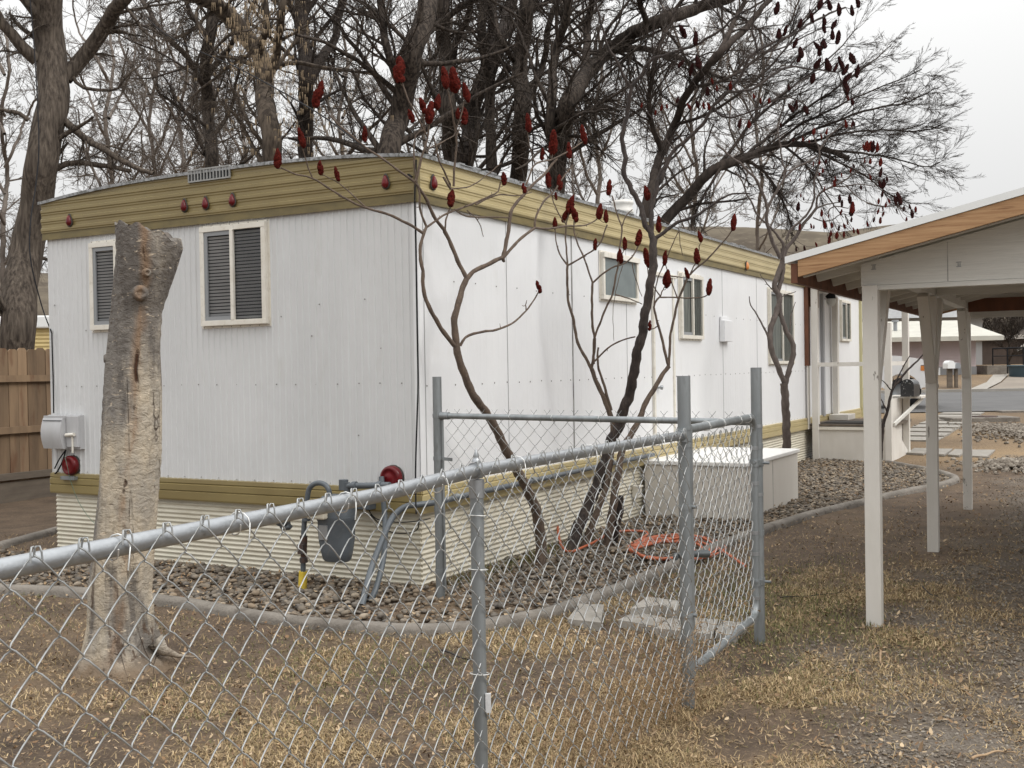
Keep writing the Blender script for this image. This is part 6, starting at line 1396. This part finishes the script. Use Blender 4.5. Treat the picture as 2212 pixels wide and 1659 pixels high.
sumac(TB, [([(1228,1200),(1245,1150),(1275,1085),(1300,1020),(1322,950)]+r4([(1165,1330),(1195,1240),(1225,1150),(1245,1070),(1258,970),(1285,870),(1300,780),(1315,690),(1332,600),(1345,500),(1350,420),(1345,350)]), 28, 17)],
 [(r4([(1345,355),(1330,310),(1300,260),(1285,200),(1270,150),(1235,100),(1210,50),(1195,0)])+r8([(490,700),(478,620),(485,540),(505,460),(512,380)]), 13, 9),
  (r8([(512,380),(480,320),(440,245),(410,190),(388,120),(375,50),(345,-20)]), 7, 4), (r8([(512,380),(560,320),(600,262),(650,240),(720,220),(800,190),(880,145),(950,85),(1020,40),(1110,-10)]), 8, 4), (r8([(600,262),(640,170),(700,120),(730,150)]), 3, 2),
  (r4([(1345,360),(1385,330),(1440,290),(1500,258),(1560,235),(1640,190),(1700,140),(1770,120),(1850,118)]), 9, 3),
  (r4([(1345,355),(1335,250),(1350,150),(1372,60),(1405,-20)])+r8([(640,800),(655,740),(700,650),(760,600),(820,540),(870,460),(930,400),(990,330),(1010,270),(1060,220),(1140,180),(1220,145),(1290,100),(1370,60),(1440,30)]), 11, 4),
  (r8([(1060,220),(1040,120),(1050,20),(1055,-60)]), 5, 3), (r8([(1220,145),(1260,80),(1310,40),(1330,10)]), 4, 2), (r8([(930,400),(1000,392),(1060,375),(1130,320),(1200,290),(1300,300),(1400,310),(1440,300)]), 6, 3), (r8([(1200,290),(1250,220),(1290,190),(1340,160)]), 4, 2),
  (r8([(1060,230),(1160,210),(1240,170),(1320,130),(1400,110)]), 4, 2), (r8([(870,460),(900,500),(960,505),(1040,480),(1120,440),(1200,420)]), 5, 3), (r8([(1120,440),(1200,380),(1280,330),(1350,280)]), 3, 2), (r8([(600,262),(560,350),(520,420)]), 4, 3), (r8([(700,650),(640,560),(600,500),(555,455)]), 3, 2), (r8([(1290,100),(1290,60),(1300,40)]), 3, 2), (r8([(1200,420),(1260,450),(1290,480)]), 3, 2)],
 (MT['sumacd'], MT['sumacd']), .006)
rc_ = random.Random(4)
dk = [(1295,60),(1337,15),(1375,20),(1412,40),(1240,100),(1300,75),(1345,120),(1345,85),(1185,130),(1150,145),(1220,185),(1250,225),(1245,250),(1315,200),(1335,210),(1385,150),(1405,160),(1350,190),(1360,280),(1313,275),(1395,290),(1420,280),(1445,300),(1475,250),(1490,305),(1445,335),(1470,45),(1500,8),(1395,105),(1200,465),(1225,455),(1265,470),(733,275),(775,300),(802,270),(735,135),(795,165),(1138,35),(1415,262),(1440,380),(1448,375),(1300,335)]
for x, y in dk: cone(TB, 1106+.5*x+rc_.uniform(-3, 3), .5*y, rc_.uniform(22, 33), True, rc_.uniform(-.7, .7), rc_)
for x, y in ((865,350),(845,395),(885,380),(715,430),(765,460),(800,450),(828,455),(560,455),(620,485),(645,465),(670,460),(945,372),(1197,378),(850,460),(1450,420),(1470,440),(1112,435),(1045,415),(1075,435)): cone(TB, 1106+.5*x, .5*y, rc_.uniform(13, 21), rc_.random() < .4, rc_.uniform(-.5, .5), rc_)
b = ground(1260, 1185)
TC = Tree('sumac_tree', 'slender sumac with two pale stems just left of the dark leaning trunk', 'sumac tree', 9.75, .10, b, 8)
sumac(TC, [([(1258,1188),(1285,1120),(1310,1050),(1320,980)]+r4([(1140,1360),(1132,1280),(1110,1220),(1080,1150),(1050,1080),(1028,1025)]), 17, 9)],
 [(r4([(1028,1025),(1000,970),(965,910),(945,830),(930,750),(910,680),(903,600),(905,490)]), 7, 5), (r4([(905,490),(870,440),(845,370),(840,290)]), 4, 2), (r4([(905,490),(900,410),(893,350),(900,270),(915,215)]), 4, 3), (r4([(905,490),(960,460),(1010,430),(1050,400),(1080,360),(1110,280)]), 4, 3),
  (r4([(1028,1025),(1040,960),(1045,880),(1035,800),(1030,700),(1035,580)]), 6, 5), (r4([(1035,580),(1010,510),(985,440),(955,370),(935,300),(940,255)]), 4, 3), (r4([(1035,580),(1090,530),(1150,495),(1200,480),(1250,430),(1270,390)]), 4, 3),
  (r4([(1040,1000),(1040,900),(1055,830),(1100,720),(1135,640),(1155,550),(1170,460),(1175,400),(1185,300),(1160,220),(1135,130)]), 5, 3), (r4([(1185,290),(1210,230),(1240,200)]), 3, 2), (r4([(1045,985),(1080,950),(1120,910),(1180,880),(1255,858)]), 4, 3), (r4([(1130,1240),(1100,1130),(1070,1040),(1060,960),(1062,915)]), 7, 4),
  (r4([(900,280),(870,240),(830,160),(820,100),(805,80)]), 3, 2), (r4([(1175,465),(1195,410)]), 3, 2), (r4([(1150,640),(1220,660),(1290,690)]), 3, 2), (r4([(1190,490),(1170,560),(1150,640),(1140,740),(1140,800),(1145,880)]), 1.6, 1)],
 (MT['sumac'], MT['sumac']))
for x, y, w_ in ((805,45,34),(865,60,34),(890,235,28),(920,175,44),(940,225,36),(840,270,26),(1120,85,36),(1048,380,26),(1200,375,28),(1175,445,36),(1272,345,36)): cone(TC, 848+.4178*x, 368.7+.4178*y, w_, False, .5 if x == 1175 else None)
b = ground(1318, 1182)
TE = Tree('sumac_tree', 'right hand sumac stem of the clump reaching towards the narrow window', 'sumac tree', 9.8, .10, b, 9)
sumac(TE, [([(1310,1186),(1322,1110),(1332,1040)]+r4([(1190,1440),(1230,1370),(1270,1300),(1300,1220),(1350,1130),(1400,1050),(1428,1010)]), 20, 9)],
 [(r4([(1428,1010),(1405,930),(1390,850),(1370,790),(1352,710),(1365,670),(1385,650)]), 7, 4), (r4([(1385,650),(1350,600),(1325,540),(1318,500)]), 3, 2), (r4([(1385,650),(1400,610),(1415,590)]), 3, 2), (r4([(1385,655),(1450,655),(1520,658),(1600,655),(1632,640)]), 3.5, 2.5),
  (r4([(1428,1010),(1432,930),(1438,850),(1455,760),(1475,680),(1500,610),(1525,555)]), 6, 5), (r4([(1525,550),(1570,505),(1620,465),(1680,400),(1730,345),(1762,295)]), 4, 3), (r4([(1352,710),(1360,600),(1395,500),(1440,400),(1480,310)]), 3, 2), (r4([(1478,670),(1450,600),(1430,540),(1410,480)]), 3, 2), (r4([(1380,800),(1350,815),(1328,822)]), 3, 2), (r4([(1540,530),(1565,480),(1575,450)]), 3, 2), (r4([(1575,440),(1590,380)]), 3, 2), (r4([(1480,300),(1490,390),(1500,440)]), 2, 1.5), (r4([(1440,545),(1500,552)]), 3, 2), (r4([(1240,480),(1250,540),(1290,650)]), 2, 1.5)],
 (MT['sumac'], MT['sumac']))
for x, y, w_ in ((1315,115,34),(1375,275,38),(1318,450,46),(1410,450,34),(1420,560,44),(1330,800,24),(1590,340,28),(1575,440,36),(1520,530,28),(1640,600,40),(1765,265,38)): cone(TE, 848+.4178*x, 368.7+.4178*y, w_, False, .45 if x in (1420, 1520) else None)
for T_ in (TA, TB, TC, TE): close(T_)
b = ground(1700, 1082)
TD = Tree('sumac_tree', 'grey barked sumac with a looped forked trunk right of the beige box', 'sumac tree', 13.1, .18, b, 6)
sumac(TD, [([(1702,1084),(1700,1000),(1699,930),(1697,880),(1695,850),(1694,828)], 20, 17), (r4([(2030,1100),(1990,1010),(1965,940),(1950,880),(1962,790),(1990,720),(2000,650),(1975,600),(1990,540),(2015,480),(2020,400)]), 12, 12)],
 [(r4([(2032,1100),(2052,1020),(2072,960),(2065,880),(2035,830),(2015,770),(2000,700),(1995,620),(2020,520),(2022,400)]), 12, 9), (r4([(1950,880),(1920,810),(1880,740),(1850,690),(1845,650)]), 5, 2), (r4([(1990,660),(2040,640),(2085,625)]), 3, 1.5), (r4([(1970,620),(1940,590),(1900,535)]), 3, 1.5), (r4([(2050,860),(2060,760),(2080,680)]), 3, 1.5),
  (r9([(690,1500),(640,1400),(590,1290),(560,1180),(540,1080),(545,960)]), 9, 7), (r9([(545,960),(520,860),(480,760),(420,640),(340,560),(250,470),(150,400),(0,270)]), 7, 4), (r9([(560,940),(600,850),(660,760),(710,680),(740,620),(860,520),(980,460),(1080,400)]), 6, 4), (r9([(720,650),(740,550),(710,480),(700,380),(690,290),(665,170),(670,80)]), 4, 3),
  (r9([(560,1130),(480,1080),(430,1010),(380,900),(330,820),(290,700),(200,560)]), 5, 3), (r9([(700,1480),(720,1380),(700,1310),(640,1230),(560,1150)]), 8, 4), (r9([(720,1490),(760,1390),(830,1300),(900,1200),(950,1110),(1030,1020),(1080,960)]), 9, 6), (r9([(750,1300),(790,1210),(870,1130),(960,1040),(1010,980),(1050,860),(1055,750),(1060,640),(1090,540),(1110,420),(1105,320),(1070,230),(1040,150)]), 6, 3),
  (r9([(1080,960),(1080,870),(1110,800),(1200,750),(1300,700),(1400,650),(1500,570)]), 5, 3), (r9([(1080,960),(1180,920),(1280,900),(1340,895)]), 4, 2), (r9([(1040,1060),(1150,1100),(1250,1080),(1330,1030),(1380,1020)]), 3, 2), (r9([(1200,1020),(1230,960),(1320,940),(1420,960)]), 3, 2), (r9([(340,560),(300,700),(320,730),(400,715),(470,680)]), 3, 2), (r9([(1110,800),(1250,730),(1400,720),(1550,700),(1700,720)]), 4, 2), (r9([(1620,900),(1750,935),(1850,940),(1950,925)]), 4, 2), (r9([(1110,330),(1200,200),(1300,100),(1400,0)]), 4, 2), (r9([(740,560),(850,540),(950,560),(1050,500)]), 3, 2), (r9([(1400,720),(1500,820),(1620,900)]), 3, 2)],
 (MT['sumacg'], MT['sumacg']), .004)
cs = [(745,580,9),(795,650,9),(880,940,24),(900,650,9),(910,820,10),(865,830,10),(940,855,10),(1145,550,14),(1110,590,12),(1180,455,16),(1270,690,20),(1285,640,14),(1165,750,14),(1330,850,22),(1440,860,24),(1465,950,34),(1455,990,28),(1355,905,18),(1135,1010,20),(1210,1040,10),(1345,1000,16),(1165,1130,26),(1245,1140,18),(1050,1160,12),(1020,1150,14),(900,1160,20),(1320,1170,16),(1380,1150,16),(1415,1110,14),(1455,1080,14),(1300,1250,22),(1235,1230,18),(1375,1240,18),(1480,1200,16),(1525,1210,16),(1215,1300,22),(1075,1350,14),(950,1390,14),(860,1400,14),(1700,1080,16),(1770,1090,18),(1630,1130,14),(1800,1020,14),(1745,990,16),(1795,965,12),(1660,450,18),(1770,460,24),(1775,570,26),(1805,690,28),(1765,700,22),(1660,620,16),(1600,440,14),(1620,280,26),(1655,290,30),(1690,290,30),(1735,300,26),(1560,730,14),(1930,870,26),(1970,850,36),(1830,920,16),(1790,800,20),(2020,960,16),(2085,940,14),(1945,990,12),(2110,1020,22),(2150,970,16),(2050,1080,14),(1110,460,16),(1045,480,12),(620,500,12),(1350,600,12),(930,210,14),(1000,230,12),(1130,180,14),(1190,130,18),(1050,130,20),(830,220,12),(690,60,12),(250,40,26),(350,50,22),(1400,50,22),(1480,40,18),(1460,60,14),(1590,300,18),(1480,500,14),(1450,550,14),(1840,640,16),(1750,880,16),(1860,880,16)]
for x, y, w_ in cs[:100]: cone(TD, 1548+.2*x, 258+.2*y, w_*.2*5.0*.85 if w_ < 12 else w_*.85, rc_.random() < .35, rc_.uniform(-.4, .4), rc_)
close(TD)
# thin sapling behind the first carport post
b = ground(1903, 1010)
TF = Tree('sumac_sapling', 'thin leafless reddish sapling leaning right behind the front carport post', 'sapling', 14.6, .05, b, 3)
s5 = lambda L_: [((2450+x*.3315)*.7373, (850+y*.3315)*.7373) for x, y in L_]
sumac(TF, [(s5([(390,1500),(400,1350),(410,1220),(435,1120),(460,1040),(475,960),(500,870),(560,800),(600,740),(680,660),(750,590),(800,520)]), 9, 3)], [(s5([(500,870),(530,800),(570,720),(610,650),(650,580)]), 4, 2), (s5([(480,880),(440,830),(400,790)]), 3, 1.5), (s5([(450,1080),(425,1020),(395,960)]), 4, 2), (s5([(495,870),(500,820),(505,780)]), 3, 1.5)], (MT['sumacd'], MT['sumacd']))
close(TF)
# broken stump of the clump
b = ground(1330, 1180); g = Geo(); q = [at(1322, 1185, 9.9), at(1328, 1140, 9.85), at(1338, 1100, 9.8), at(1342, 1070, 9.8)]
g.tube([tuple(p-b) for p in q], [.05, .042, .045, .02], 10); o = g.build('broken_stem', MT['sumacd'], None, 0, b); tag(o, 'short broken dark stem stub at the foot of the sumac clump', 'stem stub')

# ------------------------------------------------------------------ dry weeds along the fence
def weeds(k0, k1, n_, hmax, lab, seed):
    r_ = np.random.default_rng(seed); g = Geo(); P_ = []; 
    for i in range(n_):
        k = r_.uniform(k0, k1); b = P2+fd*k+fn_*r_.normal(-.06, .06); h = hmax*r_.uniform(.35, 1); p = [b.copy()]; d = Vector((r_.normal(0, .2), r_.normal(0, .2), 1)).normalized()
        for q in range(6): d = (d+Vector(r_.normal(0, .28, 3))).normalized(); p.append(p[-1]+d*h/6)
        P_.append([tuple(x) for x in p])
    P_ = np.array(P_); V, F = tubes(P_, np.full(P_.shape[:2], .0011), 3); g.raw(V, F, 0)
    Ln = np.full(len(P_), hmax*.5); C, CR, CL = grow(r_, P_, np.full(P_.shape[:2], .001), Ln, 5, .2, 1, .9, .5, 5, (0, 0, -.2), .3, .8); V, F = tubes(C, np.full(C.shape[:2], .0008), 3); g.raw(V, F, 0)
    A = np.concatenate([C[:, 1:].reshape(-1, 3), P_[:, 2:].reshape(-1, 3)]); A = A[r_.random(len(A)) < .75]; m = len(A); a = r_.normal(size=(m, 3)); a /= np.linalg.norm(a, axis=1, keepdims=True); c = r_.normal(size=(m, 3)); c /= np.linalg.norm(c, axis=1, keepdims=True); l = r_.uniform(.006, .014, (m, 1))
    V = np.stack([A, A+a*l+c*l*.35, A+a*l*1.8, A+a*l-c*l*.35], 1).reshape(-1, 3); i = (np.arange(m)*4)[:, None]; g.raw(V, np.hstack([i, i+1, i+2, i+3]), 0)
    o = g.build('dry_weeds', MT['weed']); tag(o, lab, None, None, 'stuff')
weeds(.02, .42, 60, .55, 'tan dried weeds tangled at the foot of the latch post', 1)
weeds(.5, 1.1, 55, .5, 'tan dried weeds along the middle of the near fence', 2)
weeds(1.2, 1.8, 26, .35, 'sparse dried weeds right of the near fence post', 3)
weeds(-.08, .04, 16, .8, 'tall dried stems climbing the latch post', 4)
# weeds at the skirting
n = 500; lx_ = rng.uniform(.0, 2.6, n); g_ = [HF.wld((a, -.1-abs(random.gauss(0, .12)), 0)) for a in lx_]
blades('green_grass', np.array([p.x for p in g_]), np.array([p.y for p in g_]), .10, MT['grassg'], 'grass tufts at the foot of the corner skirting', .4)
